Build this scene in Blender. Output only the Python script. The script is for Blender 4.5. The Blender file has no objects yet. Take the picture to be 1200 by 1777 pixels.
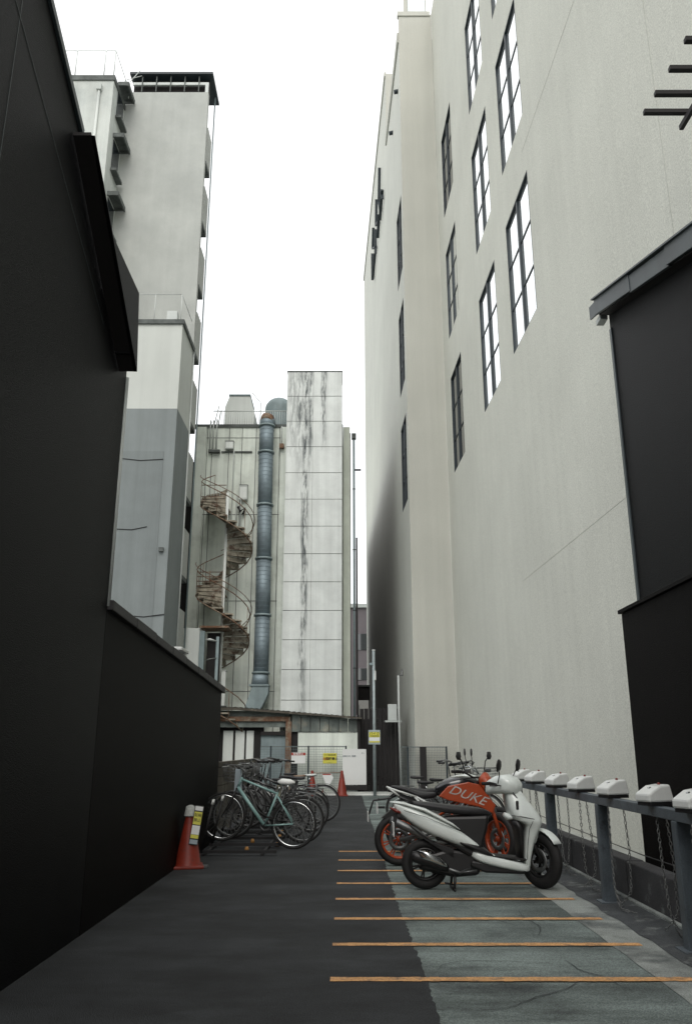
import bpy, bmesh, math, random
from mathutils import Vector, Matrix
random.seed(7)
R = math.radians
SC = bpy.context.scene
COL = SC.collection

# ------------------------------------------------------------------ camera, world, sun, exposure
CAMH = 1.4
TH = math.atan(412/1400); CT, ST = math.cos(TH), math.sin(TH)
cam = bpy.data.cameras.new('camera'); co = bpy.data.objects.new('camera', cam); COL.objects.link(co)
co.location = (0, 0, CAMH); co.rotation_euler = (R(90)+TH, 0, 0)
cam.sensor_fit = 'VERTICAL'; cam.sensor_height = 36; cam.lens = 28.36
cam.clip_start = .05; cam.clip_end = 2000
SC.camera = co
W = bpy.data.worlds.new('World'); SC.world = W; W.use_nodes = True
nt = W.node_tree; bg = nt.nodes['Background']
sky = nt.nodes.new('ShaderNodeTexSky'); sky.sky_type = 'NISHITA'; sky.sun_disc = False
SUN_EL, SUN_AZ = R(44), R(181)          # veiled sun behind the camera
sky.sun_elevation = SUN_EL; sky.sun_rotation = SUN_AZ
nt.links.new(sky.outputs[0], bg.inputs[0]); bg.inputs[1].default_value = .05
cl = nt.nodes.new('ShaderNodeBackground')                 # the closed cloud cover
cl.inputs[0].default_value = (1.0, .985, .95, 1); cl.inputs[1].default_value = 1.3
ad = nt.nodes.new('ShaderNodeAddShader')
nt.links.new(bg.outputs[0], ad.inputs[0]); nt.links.new(cl.outputs[0], ad.inputs[1])
nt.links.new(ad.outputs[0], nt.nodes['World Output'].inputs[0])
sl = bpy.data.lights.new('sun', 'SUN'); sl.energy = 1.35; sl.angle = R(32); sl.color = (1, .96, .9)
so = bpy.data.objects.new('sun', sl); COL.objects.link(so)
sd = Vector((math.sin(SUN_AZ)*math.cos(SUN_EL), math.cos(SUN_AZ)*math.cos(SUN_EL), math.sin(SUN_EL)))
so.rotation_euler = sd.to_track_quat('Z', 'Y').to_euler(); so.location = (0, 0, 40)
vs = SC.view_settings; vs.view_transform = 'Standard'; vs.look = 'None'; vs.exposure = 0; vs.gamma = 1
vs.use_curve_mapping = False

# ------------------------------------------------------------------ survey helpers (read real positions off the photograph)
def ray(px, py):
    v = (888.5-py)/1400; return ((px-600)/1400, CT-ST*v, ST+CT*v)
def G(px, py, z=0):
    r = ray(px, py); t = (z-CAMH)/r[2]; return r[0]*t, r[1]*t
def AY(px, py, Y):
    r = ray(px, py); t = Y/r[1]; return r[0]*t, CAMH+r[2]*t     # X, z
def AX(px, py, X):
    r = ray(px, py); t = X/r[0]; return r[1]*t, CAMH+r[2]*t     # Y, z

# ------------------------------------------------------------------ object helpers
def tag(o, label=None, cat=None, group=None, kind=None):
    if label: o['label'] = label
    if cat: o['category'] = cat
    if group: o['group'] = group
    if kind: o['kind'] = kind
    return o
def thing(name, label, cat, loc=(0, 0, 0), rz=0, group=None):
    o = bpy.data.objects.new(name, None); COL.objects.link(o)
    o.location = loc; o.rotation_euler = (0, 0, rz); o.empty_display_size = .1
    return tag(o, label, cat, group)
def copy_tree(o, parent=None):
    c = o.copy(); COL.objects.link(c)
    if parent is not None: c.parent = parent
    for ch in list(o.children): copy_tree(ch, c)
    return c

class MB:
    def __init__(s): s.v = []; s.f = []; s.sm = set()
    def add(s, vs_, fs, smooth=False):
        b = len(s.v); s.v += [tuple(p) for p in vs_]
        for f in fs:
            if smooth: s.sm.add(len(s.f))
            s.f.append(tuple(i+b for i in f))
        return s
    def box(s, x0, x1, y0, y1, z0, z1):
        P = [(x, y, z) for x in (x0, x1) for y in (y0, y1) for z in (z0, z1)]
        return s.add(P, [(0,1,3,2),(4,6,7,5),(0,4,5,1),(2,3,7,6),(0,2,6,4),(1,5,7,3)])
    def obox(s, c, sx, sy, sz, rot=None):
        P = [Vector((x*sx/2, y*sy/2, z*sz/2)) for x in (-1,1) for y in (-1,1) for z in (-1,1)]
        if rot: P = [rot @ p for p in P]
        c = Vector(c)
        return s.add([c+p for p in P], [(0,1,3,2),(4,6,7,5),(0,4,5,1),(2,3,7,6),(0,2,6,4),(1,5,7,3)])
    def bar(s, a, b, w, h=None, up=(0, 0, 1)):
        a, b = Vector(a), Vector(b); h = h or w; d = (b-a).normalized(); u = Vector(up)
        if abs(d.dot(u)) > .98: u = Vector((0, 1, 0))
        x = d.cross(u).normalized(); y = x.cross(d)
        P = [p + x*(i*w/2) + y*(j*h/2) for p in (a, b) for i, j in ((-1,-1),(1,-1),(1,1),(-1,1))]
        return s.add(P, [(3,2,1,0),(4,5,6,7),(0,1,5,4),(1,2,6,5),(2,3,7,6),(3,0,4,7)])
    def tube(s, pts, r, n=8, closed=False, caps=True):
        pts = [Vector(p) for p in pts]; m = len(pts); rr = r if isinstance(r, (list, tuple)) else [r]*m
        P = []; ref = None
        for i, p in enumerate(pts):
            if closed: d = pts[(i+1) % m]-pts[i-1]
            else: d = pts[min(i+1, m-1)]-pts[max(i-1, 0)]
            d.normalize()
            if ref is None:
                ref = d.orthogonal().normalized()
            ref = (ref - d*ref.dot(d)).normalized(); q = d.cross(ref)
            for k in range(n):
                a = 2*math.pi*k/n; P.append(p + (ref*math.cos(a)+q*math.sin(a))*rr[i])
        F = []
        for i in range(m if closed else m-1):
            j = (i+1) % m
            for k in range(n):
                l = (k+1) % n; F.append((i*n+k, i*n+l, j*n+l, j*n+k))
        if caps and not closed: F.append(tuple(range(n-1, -1, -1))); F.append(tuple((m-1)*n+k for k in range(n)))
        return s.add(P, F, True)
    def lathe(s, prof, c=(0, 0, 0), axis='Z', n=24, closed=False):
        P = []; m = len(prof); c = Vector(c)
        for k in range(n):
            a = 2*math.pi*k/n; ca, sa = math.cos(a), math.sin(a)
            for r, h in prof:
                if axis == 'Z': p = (r*ca, r*sa, h)
                elif axis == 'Y': p = (r*ca, h, r*sa)
                else: p = (h, r*ca, r*sa)
                P.append(c+Vector(p))
        F = []
        for k in range(n):
            l = (k+1) % n
            for i in range(m if closed else m-1):
                j = (i+1) % m; F.append((k*m+i, k*m+j, l*m+j, l*m+i))
        return s.add(P, F, True)
    def prism(s, poly, axis, a, b):
        """poly: 2-D outline; axis 'X': points are (y, z); 'Y': (x, z); 'Z': (x, y)"""
        def mk(p, h):
            return (h, p[0], p[1]) if axis == 'X' else (p[0], h, p[1]) if axis == 'Y' else (p[0], p[1], h)
        n = len(poly)
        P = [mk(p, a) for p in poly]+[mk(p, b) for p in poly]
        F = [tuple(range(n)), tuple(range(2*n-1, n-1, -1))]+[(i, i+n, (i+1) % n+n, (i+1) % n) for i in range(n)]
        return s.add(P, F)
    def loft(s, secs, n=16, e=2.6):
        """secs: (centre, half width along y, half thickness, tilt of thickness axis in the xz plane, exponent)"""
        P = []
        for q in secs:
            c, hw, ht, tilt = q[:4]; ee = q[4] if len(q) > 4 else e
            c = Vector(c) if len(c) == 3 else Vector((c[0], 0, c[1]))
            ax = Vector((math.cos(tilt), 0, math.sin(tilt)))
            for k in range(n):
                a = 2*math.pi*(k+.5)/n; ca, sa = math.cos(a), math.sin(a)
                P.append(c + Vector((0, 1, 0))*hw*math.copysign(abs(ca)**(2/ee), ca) + ax*ht*math.copysign(abs(sa)**(2/ee), sa))
        F = []; m = len(secs)
        for i in range(m-1):
            for k in range(n):
                l = (k+1) % n; F.append((i*n+k, i*n+l, (i+1)*n+l, (i+1)*n+k))
        F.append(tuple(range(n-1, -1, -1))); F.append(tuple((m-1)*n+k for k in range(n)))
        return s.add(P, F, True)
    def torus(s, c, R_, r, axis='Y', n=40, m=8, sq=1):
        P = []
        for i in range(n):
            a = 2*math.pi*i/n
            for j in range(m):
                b = 2*math.pi*j/m; rr = R_+r*math.cos(b); h = r*sq*math.sin(b)
                if axis == 'Y': p = (rr*math.cos(a), h, rr*math.sin(a))
                elif axis == 'Z': p = (rr*math.cos(a), rr*math.sin(a), h)
                else: p = (h, rr*math.cos(a), rr*math.sin(a))
                P.append(Vector(c)+Vector(p))
        F = [(i*m+j, i*m+(j+1) % m, ((i+1) % n)*m+(j+1) % m, ((i+1) % n)*m+j) for i in range(n) for j in range(m)]
        return s.add(P, F, True)
    def mesh(s, name, mat):
        me = bpy.data.meshes.new(name); me.from_pydata(s.v, [], s.f)
        for i in s.sm: me.polygons[i].use_smooth = True
        bm = bmesh.new(); bm.from_mesh(me); bmesh.ops.recalc_face_normals(bm, faces=bm.faces[:]); bm.to_mesh(me); bm.free()
        if mat: me.materials.append(mat)
        return me
    def build(s, name, mat, parent=None, bevel=0, label=None, loc=None, rot=None, sub=0):
        o = bpy.data.objects.new(name, s.mesh(name, mat)); COL.objects.link(o)
        if parent is not None: o.parent = parent
        if loc: o.location = loc
        if rot: o.rotation_euler = rot
        if bevel:
            m = o.modifiers.new('bevel', 'BEVEL'); m.width = bevel; m.segments = 2; m.limit_method = 'ANGLE'; m.angle_limit = R(40)
        if sub:
            m = o.modifiers.new('sub', 'SUBSURF'); m.levels = sub; m.render_levels = sub
        if label: o['label'] = label
        return o
def inst(src, parent, loc=None, rot=None):
    o = src.copy(); COL.objects.link(o)
    if parent is not None: o.parent = parent
    if loc is not None: o.location = loc
    if rot is not None: o.rotation_euler = rot
    return o
def text_mesh(name, txt, size, mat, parent, loc, rot=(R(90), 0, 0), extr=.001, bold=0, sx=1, shear=0):
    cu = bpy.data.curves.new(name, 'FONT'); cu.body = txt; cu.size = size; cu.extrude = extr; cu.offset = bold
    cu.align_x = 'CENTER'; cu.align_y = 'CENTER'; cu.resolution_u = 3; cu.shear = shear
    t = bpy.data.objects.new('t', cu); COL.objects.link(t)
    bpy.context.view_layer.update()
    me = bpy.data.meshes.new_from_object(t.evaluated_get(bpy.context.evaluated_depsgraph_get()))
    bpy.data.objects.remove(t); me.materials.clear(); me.materials.append(mat)
    o = bpy.data.objects.new(name, me); COL.objects.link(o); o.parent = parent
    o.location = loc; o.rotation_euler = rot; o.scale = (sx, 1, 1)
    return o

# ------------------------------------------------------------------ materials
def mat(name, col, rough=.7, var=.12, grain=.14, bump=.15, metal=0, streak=0, vscale=1.2, gscale=90, spec=.4, second=None, sec_lo=.5, sec_hi=.62, sec_scale=1.0, coat=0, stain=None, stain_k=.3):
    m = bpy.data.materials.new(name); m.use_nodes = True; t = m.node_tree; N = t.nodes; L = t.links
    b = N['Principled BSDF']; b.inputs['Roughness'].default_value = rough; b.inputs['Metallic'].default_value = metal
    b.inputs['Specular IOR Level'].default_value = spec; b.inputs['Coat Weight'].default_value = coat
    tc = N.new('ShaderNodeTexCoord')
    def noise(scale, detail=4, mp=None, rough_=.6):
        n = N.new('ShaderNodeTexNoise'); n.inputs['Scale'].default_value = scale; n.inputs['Detail'].default_value = detail
        n.inputs['Roughness'].default_value = rough_
        src = tc.outputs['Object']
        if mp:
            q = N.new('ShaderNodeMapping'); q.inputs['Scale'].default_value = mp; L.new(src, q.inputs[0]); src = q.outputs[0]
        L.new(src, n.inputs['Vector']); return n.outputs['Fac']
    def rng(f, a, b_, lo=.3, hi=.7):
        r = N.new('ShaderNodeMapRange'); r.inputs[1].default_value = lo; r.inputs[2].default_value = hi
        r.inputs[3].default_value = a; r.inputs[4].default_value = b_; L.new(f, r.inputs[0]); return r.outputs[0]
    def mul(a, b_):
        x = N.new('ShaderNodeMath'); x.operation = 'MULTIPLY'; L.new(a, x.inputs[0]); L.new(b_, x.inputs[1]); return x.outputs[0]
    v1 = rng(noise(vscale, 5), 1-var, 1+var)
    v2n = noise(gscale, 2, rough_=.8); v2 = rng(v2n, 1-grain, 1+grain)
    val = mul(v1, v2)
    if streak:
        val = mul(val, rng(noise(1, 4, (3.2, 3.2, .12)), 1-streak, 1+streak*.4, .35, .65))
    if stain: val = mul(val, rng(noise(1, 6, stain, .7), 1-stain_k, 1+stain_k*.3, .38, .6))
    base = None
    rgb = N.new('ShaderNodeRGB'); rgb.outputs[0].default_value = (*col, 1); base = rgb.outputs[0]
    if second:
        mx = N.new('ShaderNodeMix'); mx.data_type = 'RGBA'
        L.new(rng(noise(sec_scale, 6, rough_=.65), 0, 1, sec_lo, sec_hi), mx.inputs[0]); L.new(base, mx.inputs[6]); mx.inputs[7].default_value = (*second, 1)
        base = mx.outputs[2]
    vm = N.new('ShaderNodeVectorMath'); vm.operation = 'SCALE'; L.new(base, vm.inputs[0]); L.new(val, vm.inputs['Scale'])
    L.new(vm.outputs[0], b.inputs['Base Color'])
    if bump:
        bn = N.new('ShaderNodeBump'); bn.inputs['Strength'].default_value = bump; bn.inputs['Distance'].default_value = .01
        L.new(v2n, bn.inputs['Height']); L.new(bn.outputs[0], b.inputs['Normal'])
    return m
M = {}
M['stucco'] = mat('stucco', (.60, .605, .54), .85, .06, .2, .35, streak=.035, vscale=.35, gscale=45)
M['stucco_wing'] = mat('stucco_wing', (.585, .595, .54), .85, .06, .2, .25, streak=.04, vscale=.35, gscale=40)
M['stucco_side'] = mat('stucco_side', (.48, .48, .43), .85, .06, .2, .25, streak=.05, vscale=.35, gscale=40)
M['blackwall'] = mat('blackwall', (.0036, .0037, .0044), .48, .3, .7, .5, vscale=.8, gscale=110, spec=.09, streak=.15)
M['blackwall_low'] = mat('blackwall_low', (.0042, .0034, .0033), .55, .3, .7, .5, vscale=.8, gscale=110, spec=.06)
M['blacktrim'] = mat('blacktrim', (.006, .011, .011), .5, .2, .2, .1, spec=.3)
M['greytrim'] = mat('greytrim', (.05, .065, .07), .45, .2, .1, .1, spec=.5, streak=.2)
M['coping'] = mat('coping', (.034, .032, .034), .6, .35, .3, .3, vscale=4)
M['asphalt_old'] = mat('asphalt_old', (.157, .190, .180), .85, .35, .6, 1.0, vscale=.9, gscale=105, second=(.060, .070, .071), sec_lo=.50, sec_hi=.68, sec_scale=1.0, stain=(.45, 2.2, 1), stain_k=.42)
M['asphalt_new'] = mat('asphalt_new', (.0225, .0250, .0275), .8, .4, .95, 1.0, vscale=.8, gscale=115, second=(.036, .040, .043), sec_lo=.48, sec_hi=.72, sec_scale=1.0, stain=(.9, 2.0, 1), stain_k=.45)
M['gutter'] = mat('gutter', (.24, .26, .245), .85, .3, .5, .7, vscale=2, gscale=100, second=(.085, .095, .093), sec_lo=.46, sec_hi=.64, sec_scale=1.7)
M['dirt'] = mat('dirt', (.05, .055, .058), .9, .4, .4, .9, vscale=3, second=(.15, .16, .155), sec_lo=.56, sec_hi=.68, sec_scale=3.5)
M['concdark'] = mat('concdark', (.045, .045, .047), .85, .4, .3, .6, vscale=2, second=(.13, .14, .135), sec_lo=.58, sec_hi=.7, sec_scale=4)
M['paleground'] = mat('paleground', (.35, .36, .33), .9, .2, .2, .3)
M['orange_paint'] = mat('orange_paint', (.50, .27, .11), .75, .2, .4, .4, vscale=5, gscale=60, second=(.24, .15, .085), sec_lo=.52, sec_hi=.66, sec_scale=11)
M['white_paint'] = mat('white_paint', (.65, .66, .63), .7, .15, .1, .2)
M['concrete'] = mat('concrete', (.43, .445, .42), .9, .09, .2, .4, streak=.045, vscale=.9, gscale=40, second=(.39, .405, .385), sec_lo=.4, sec_hi=.7, sec_scale=.5)
M['tower_pale'] = mat('tower_pale', (.52, .545, .515), .9, .10, .10, .3, streak=.12, vscale=.6, gscale=40, second=(.42, .45, .43), sec_lo=.5, sec_hi=.7, sec_scale=.7)
M['concrete_pale'] = mat('concrete_pale', (.72, .75, .72), .9, .07, .06, .3, streak=.07, vscale=.6, gscale=40)
M['paint_white'] = mat('paint_white', (.52, .54, .51), .85, .05, .06, .2, vscale=.6, streak=.04)
M['paint_grey'] = mat('paint_grey', (.205, .228, .228), .8, .10, .08, .2, vscale=.6, streak=.10)
M['paint_greyside'] = mat('paint_greyside', (.24, .26, .26), .8, .12, .08, .2, vscale=.6, streak=.2)
M['dark'] = mat('dark', (.014, .012, .012), .7, .3, .2, .1)
M['ledge'] = mat('ledge', (.10, .11, .105), .8, .4, .3, .3, vscale=3)
M['centrewall'] = mat('centrewall', (.74, .79, .72), .85, .12, .08, .3, streak=.18, vscale=.7, second=(.58, .62, .555), sec_lo=.5, sec_hi=.66, sec_scale=.9)
M['panel'] = mat('panel', (.68, .71, .69), .6, .08, .08, .2, streak=.10, vscale=1.5, spec=.3)
M['duct'] = mat('duct', (.23, .285, .315), .6, .2, .2, .2, metal=.45, vscale=2)
M['rust'] = mat('rust', (.16, .085, .05), .8, .3, .3, .4, vscale=5, second=(.24, .20, .15), sec_lo=.45, sec_hi=.62, sec_scale=6)
M['tread'] = mat('tread', (.33, .30, .24), .85, .3, .2, .4, vscale=4, second=(.11, .07, .05), sec_lo=.50, sec_hi=.62, sec_scale=5)
M['palemetal'] = mat('palemetal', (.50, .53, .51), .5, .12, .05, .1, spec=.5)
M['bluegrey'] = mat('bluegrey', (.24, .30, .31), .6, .15, .1, .2, vscale=3, streak=.15)
M['railblue'] = mat('railblue', (.075, .092, .106), .45, .25, .2, .2, vscale=4, spec=.5, second=(.035, .04, .045), sec_lo=.55, sec_hi=.68, sec_scale=5)
M['whiteplastic'] = mat('whiteplastic', (.60, .62, .60), .35, .05, .04, .02, spec=.5, vscale=4)
M['redlamp'] = mat('redlamp', (.16, .02, .015), .3, .05, .02, 0)
M['chain'] = mat('chain', (.20, .205, .20), .45, .3, .2, .1, metal=.6, vscale=20)
M['frame_dark'] = mat('frame_dark', (.022, .032, .038), .5, .1, .1, 0, spec=.4)
M['cone'] = mat('cone', (.20, .022, .010), .5, .15, .15, .1, vscale=5, second=(.12, .022, .014), sec_lo=.55, sec_hi=.7, sec_scale=9)
M['cone_dark'] = mat('cone_dark', (.20, .035, .02), .5, .2, .15, .1, vscale=5)
M['rubber'] = mat('rubber', (.011, .0105, .0105), .7, .2, .2, .2, vscale=10)
M['black'] = mat('black', (.011, .0105, .011), .45, .2, .1, .05, vscale=8, spec=.5)
M['seatblack'] = mat('seatblack', (.018, .0175, .019), .5, .15, .2, .15, vscale=8, spec=.4)
M['gloss_black'] = mat('gloss_black', (.012, .012, .013), .15, .1, 0, 0, spec=.5, coat=.5)
M['chrome'] = mat('chrome', (.62, .64, .64), .22, .1, .05, 0, metal=1, vscale=8)
M['dullmetal'] = mat('dullmetal', (.16, .165, .165), .45, .2, .1, .05, metal=.8, vscale=8)
M['scooterwhite'] = mat('scooterwhite', (.68, .73, .70), .3, .06, .03, 0, spec=.5, coat=.3, vscale=6)
M['bikeorange'] = mat('bikeorange', (.33, .05, .013), .35, .08, .05, 0, spec=.5, vscale=6)
M['mint'] = mat('mint', (.22, .36, .345), .35, .08, .05, 0, spec=.5, vscale=6)
M['spoke'] = mat('spoke', (.22, .225, .225), .45, .1, 0, 0, metal=.7)
M['signwhite'] = mat('signwhite', (.72, .73, .71), .5, .04, .03, 0)
M['lettergrey'] = mat('lettergrey', (.40, .39, .37), .5, .3, .1, 0, vscale=9)
M['signyellow'] = mat('signyellow', (.62, .58, .08), .5, .06, .04, 0)
M['signred'] = mat('signred', (.36, .035, .02), .5, .06, .04, 0)
M['ink'] = mat('ink', (.02, .02, .02), .6, 0, 0, 0)
M['greyink'] = mat('greyink', (.22, .25, .27), .6, 0, 0, 0)
M['pole'] = mat('pole', (.33, .38, .385), .45, .15, .12, .05, metal=.3, vscale=8)
M['wood'] = mat('wood', (.085, .075, .06), .8, .3, .3, .3, vscale=5, second=(.22, .21, .17), sec_lo=.56, sec_hi=.7, sec_scale=5)
M['ochre'] = mat('ochre', (.30, .15, .04), .6, .2, .2, .1)
M['farwall'] = mat('farwall', (.17, .15, .16), .85, .1, .05, .1, vscale=.6)
M['mesh'] = mat('mesh', (.14, .17, .17), .5, .1, 0, 0, metal=.3)
M['bluecloth'] = mat('bluecloth', (.30, .35, .38), .6, .12, .05, .1)
M['corrugated'] = mat('corrugated', (.15, .175, .16), .5, .3, .15, .2, vscale=3, streak=.3, second=(.26, .25, .20), sec_lo=.52, sec_hi=.66, sec_scale=2)

def glass(name, col=(.35, .42, .45), rough=.04, spec=.9, var=0):
    m = bpy.data.materials.new(name); m.use_nodes = True; b = m.node_tree.nodes['Principled BSDF']
    b.inputs['Base Color'].default_value = (*col, 1); b.inputs['Roughness'].default_value = rough
    b.inputs['IOR'].default_value = 1.6; b.inputs['Specular IOR Level'].default_value = spec
    n = m.node_tree.nodes.new('ShaderNodeTexNoise'); n.inputs['Scale'].default_value = .6
    tc = m.node_tree.nodes.new('ShaderNodeTexCoord'); m.node_tree.links.new(tc.outputs['Object'], n.inputs['Vector'])
    bp = m.node_tree.nodes.new('ShaderNodeBump'); bp.inputs['Strength'].default_value = .05; bp.inputs['Distance'].default_value = .02
    m.node_tree.links.new(n.outputs['Fac'], bp.inputs['Height']); m.node_tree.links.new(bp.outputs[0], b.inputs['Normal'])
    return m
M['glass'] = glass('glass', (.86, .90, .91)); M['glass'].node_tree.nodes['Principled BSDF'].inputs['Metallic'].default_value = .85   # mirror-coated panes
M['glass_dark'] = glass('glass_dark', (.02, .025, .03))
M['glass_pale'] = glass('glass_pale', (.42, .48, .50), .25, .5)

# stained panel material: each panel of the shaft shares one pattern laid over the whole shaft
def stained():
    m = mat('shaft_panel', (.70, .73, .71), .6, .10, .10, .25, streak=.12, vscale=1.5, spec=.3)
    t = m.node_tree; N = t.nodes; L = t.links; b = N['Principled BSDF']
    src = b.inputs['Base Color'].links[0].from_socket
    tc = N.new('ShaderNodeTexCoord'); sp = N.new('ShaderNodeSeparateXYZ'); L.new(tc.outputs['Object'], sp.inputs[0])
    def math_(op, a, b_=None, cl=False):
        x = N.new('ShaderNodeMath'); x.operation = op; x.use_clamp = cl
        for i, q in enumerate((a, b_)):
            if q is None: continue
            if isinstance(q, (int, float)): x.inputs[i].default_value = q
            else: L.new(q, x.inputs[i])
        return x.outputs[0]
    def noise(mp, det=5, off=(0, 0, 0)):
        q = N.new('ShaderNodeMapping'); q.inputs['Scale'].default_value = mp; q.inputs['Location'].default_value = off
        L.new(tc.outputs['Object'], q.inputs[0])
        n = N.new('ShaderNodeTexNoise'); n.inputs['Scale'].default_value = 1; n.inputs['Detail'].default_value = det; n.inputs['Roughness'].default_value = .7
        L.new(q.outputs[0], n.inputs['Vector']); return n.outputs['Fac']
    def band(xc, w, z_lo, z_hi, k):
        wob = math_('MULTIPLY', math_('SUBTRACT', noise((1.2, 1, .8), 3, (xc, 0, 0)), .5), .22)
        d = math_('ABSOLUTE', math_('SUBTRACT', math_('ADD', sp.outputs[0], wob), xc))
        a = math_('SUBTRACT', 1, math_('DIVIDE', d, w), True)
        mr = N.new('ShaderNodeMapRange'); mr.inputs[1].default_value = z_lo; mr.inputs[2].default_value = z_hi; L.new(sp.outputs[2], mr.inputs[0])
        n = N.new('ShaderNodeMapRange'); n.inputs[1].default_value = .44; n.inputs[2].default_value = .56; L.new(noise((6, 6, .9), 6, (xc*3, 0, 0)), n.inputs[0])
        return math_('MULTIPLY', math_('MULTIPLY', math_('POWER', a, .5), math_('MULTIPLY', n.outputs[0], k)), mr.outputs[0])
    s1 = band(SX+.75, .15, .5, 5.5, 1.0); s2 = band(SX+.50, .16, 11, 13.6, .9)
    s3 = band(SX+1.42, .12, 12.2, 13.8, 1.0); s4 = band(SX+.22, .18, 11.5, 13.4, .55); s5 = band(SX+.92, .10, 11.0, 13, .95)
    tot = s1
    for q in (s2, s3, s4, s5): tot = math_('MAXIMUM', tot, q)
    mx = N.new('ShaderNodeMix'); mx.data_type = 'RGBA'; L.new(tot, mx.inputs[0]); L.new(src, mx.inputs[6]); mx.inputs[7].default_value = (.05, .062, .066, 1)
    L.new(mx.outputs[2], b.inputs['Base Color'])
    return m

# ================================================================== SETTING
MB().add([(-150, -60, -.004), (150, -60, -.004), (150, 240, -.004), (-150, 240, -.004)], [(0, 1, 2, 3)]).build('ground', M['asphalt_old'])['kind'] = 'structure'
# newer dark asphalt strip with a slightly ragged right edge
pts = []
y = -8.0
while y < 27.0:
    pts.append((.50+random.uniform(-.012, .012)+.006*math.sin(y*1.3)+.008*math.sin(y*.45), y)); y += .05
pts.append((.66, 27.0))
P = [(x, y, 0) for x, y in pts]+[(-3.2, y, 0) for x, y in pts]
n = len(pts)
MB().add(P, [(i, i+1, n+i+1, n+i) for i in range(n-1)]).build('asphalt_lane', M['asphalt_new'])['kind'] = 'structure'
# gutter strip, dirt strip
P = []; ys = [-6+.2*i for i in range(165)]
for y in ys: P += [(1.98+random.uniform(-.006, .006), y, .0), (2.36, y, .0)]
MB().add(P, [(2*i, 2*i+1, 2*i+3, 2*i+2) for i in range(len(ys)-1)]).build('gutter_strip', M['gutter'])['kind'] = 'structure'
P = []
for y in ys: P += [(2.31+random.uniform(-.018, .018), y, .004), (2.72, y, .03)]
MB().add(P, [(2*i, 2*i+1, 2*i+3, 2*i+2) for i in range(len(ys)-1)]).build('dirt_strip', M['dirt'])['kind'] = 'structure'
ck_ = MB()
def crack(x, y, a, n_, w0=.0035):
    global ck_
    P = []
    for i in range(n_):
        w = w0*(1-abs(i/n_-.5)*1.6)+.001; nx, ny = -math.sin(a), math.cos(a)
        P += [(x+nx*w, y+ny*w, .002), (x-nx*w, y-ny*w, .002)]
        x += math.cos(a)*.07; y += math.sin(a)*.07; a += random.uniform(-.4, .4)
    ck_.add(P, [(2*i, 2*i+1, 2*i+3, 2*i+2) for i in range(n_-1)])
for q in ((.72, 5.1, .4, 16), (1.5, 7.0, 1.2, 16), (.9, 7.9, -.3, 13), (.62, 6.0, 1.4, 14), (1.75, 5.5, 2.2, 12)): crack(*q)
ck_.build('ground_cracks', M['dirt'])['kind'] = 'structure'
# orange stall lines
for i in range(9):
    Y = 5.72+.955*(i-1)+.02
    x1 = 2.2 if i < 4 else 2.22
    m = MB(); nseg = 40
    for k in range(nseg):
        xa = -.10+(x1+.10)*k/nseg; xb = -.10+(x1+.10)*(k+1)/nseg
        w = .047+random.uniform(-.005, .005); d = .012*math.sin(k*.7+i)
        m.add([(xa, Y-w, .004), (xb, Y-w, .004), (xb, Y+w, .004), (xa, Y+w, .004)], [(0, 1, 2, 3)])
    m.build('stall_line', M['orange_paint'])['kind'] = 'structure'
# back kerb with white line, and the yard beyond
kb = thing('kerb', 'low grey kerb with a white edge line across the far end of the lot', 'kerb'); kb['kind'] = 'structure'; del kb['category']
MB().box(-2.6, 2.2, 27.15, 27.32, 0, .10).build('kerb_stone', M['concrete'], kb, .01)
MB().box(-2.6, 2.2, 27.06, 27.145, .0, .05).build('kerb_line', M['white_paint'], kb)
MB().box(-9, 2.4, 27.33, 36, -.3, .06).build('yard_ground', M['ledge'])['kind'] = 'structure'
MB().box(2.96, 4.6, 2, 26.3, -.2, .012).build('pale_paving', M['paleground'])['kind'] = 'structure'

# ------------------------------------------------------------------ wall with openings
def wall_open(mb, o, d, length, z0, z1, ops, depth):
    """vertical wall from point o along unit direction d; ops: (s0, s1, za, zb). depth: vector of reveal"""
    d = Vector(d); o = Vector(o); dp = Vector(depth)
    S = sorted({0, length, *[q for a in ops for q in a[:2]]}); Z = sorted({z0, z1, *[q for a in ops for q in a[2:]]})
    P = lambda s, z: Vector((o.x, o.y, 0))+d*s+Vector((0, 0, z))
    for i in range(len(S)-1):
        for j in range(len(Z)-1):
            cs, cz = (S[i]+S[i+1])/2, (Z[j]+Z[j+1])/2
            if any(a[0] < cs < a[1] and a[2] < cz < a[3] for a in ops): continue
            mb.add([P(S[i], Z[j]), P(S[i+1], Z[j]), P(S[i+1], Z[j+1]), P(S[i], Z[j+1])], [(0, 1, 2, 3)])
    for a in ops:
        q = [P(a[0], a[2]), P(a[1], a[2]), P(a[1], a[3]), P(a[0], a[3])]
        for k in range(4): mb.add([q[k], q[(k+1) % 4], q[(k+1) % 4]+dp, q[k]+dp], [(0, 1, 2, 3)])

# ================================================================== BIG BEIGE BUILDING (right)
K = -.0356
D = Vector((K, 1, 0)).normalized()
NRM = Vector((-D.y, D.x, 0))            # outward normal, towards the lane
big = thing('beige_building', 'tall beige rendered building with dark framed windows rising on the right side', 'building')
def FX(Y, X0=3.56, Y0=26.6): return X0+K*(Y-Y0)
Y0 = -12.0
ops = []
rows = [(10.22, 13.66), (15.17, 18.56), (20.12, 23.5), (25.1, 28.5)]
cols = [(23.40, 25.42), (18.33, 20.40), (14.93, 17.02)]
wins = []
for ci, (a, b_) in enumerate(cols):
    for ri, (za, zb) in enumerate(rows[:3] if ci == 0 else rows):
        ops.append((a-Y0, b_-Y0, za, zb)); wins.append((FX(a), a, b_-a, za, zb, ci, ri))
m = MB(); wall_open(m, (FX(Y0), Y0, 0), D, 26.6-Y0, -.2, 31.0, ops, -NRM*.12)
m.build('side_wall', M['stucco'], big)
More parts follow.
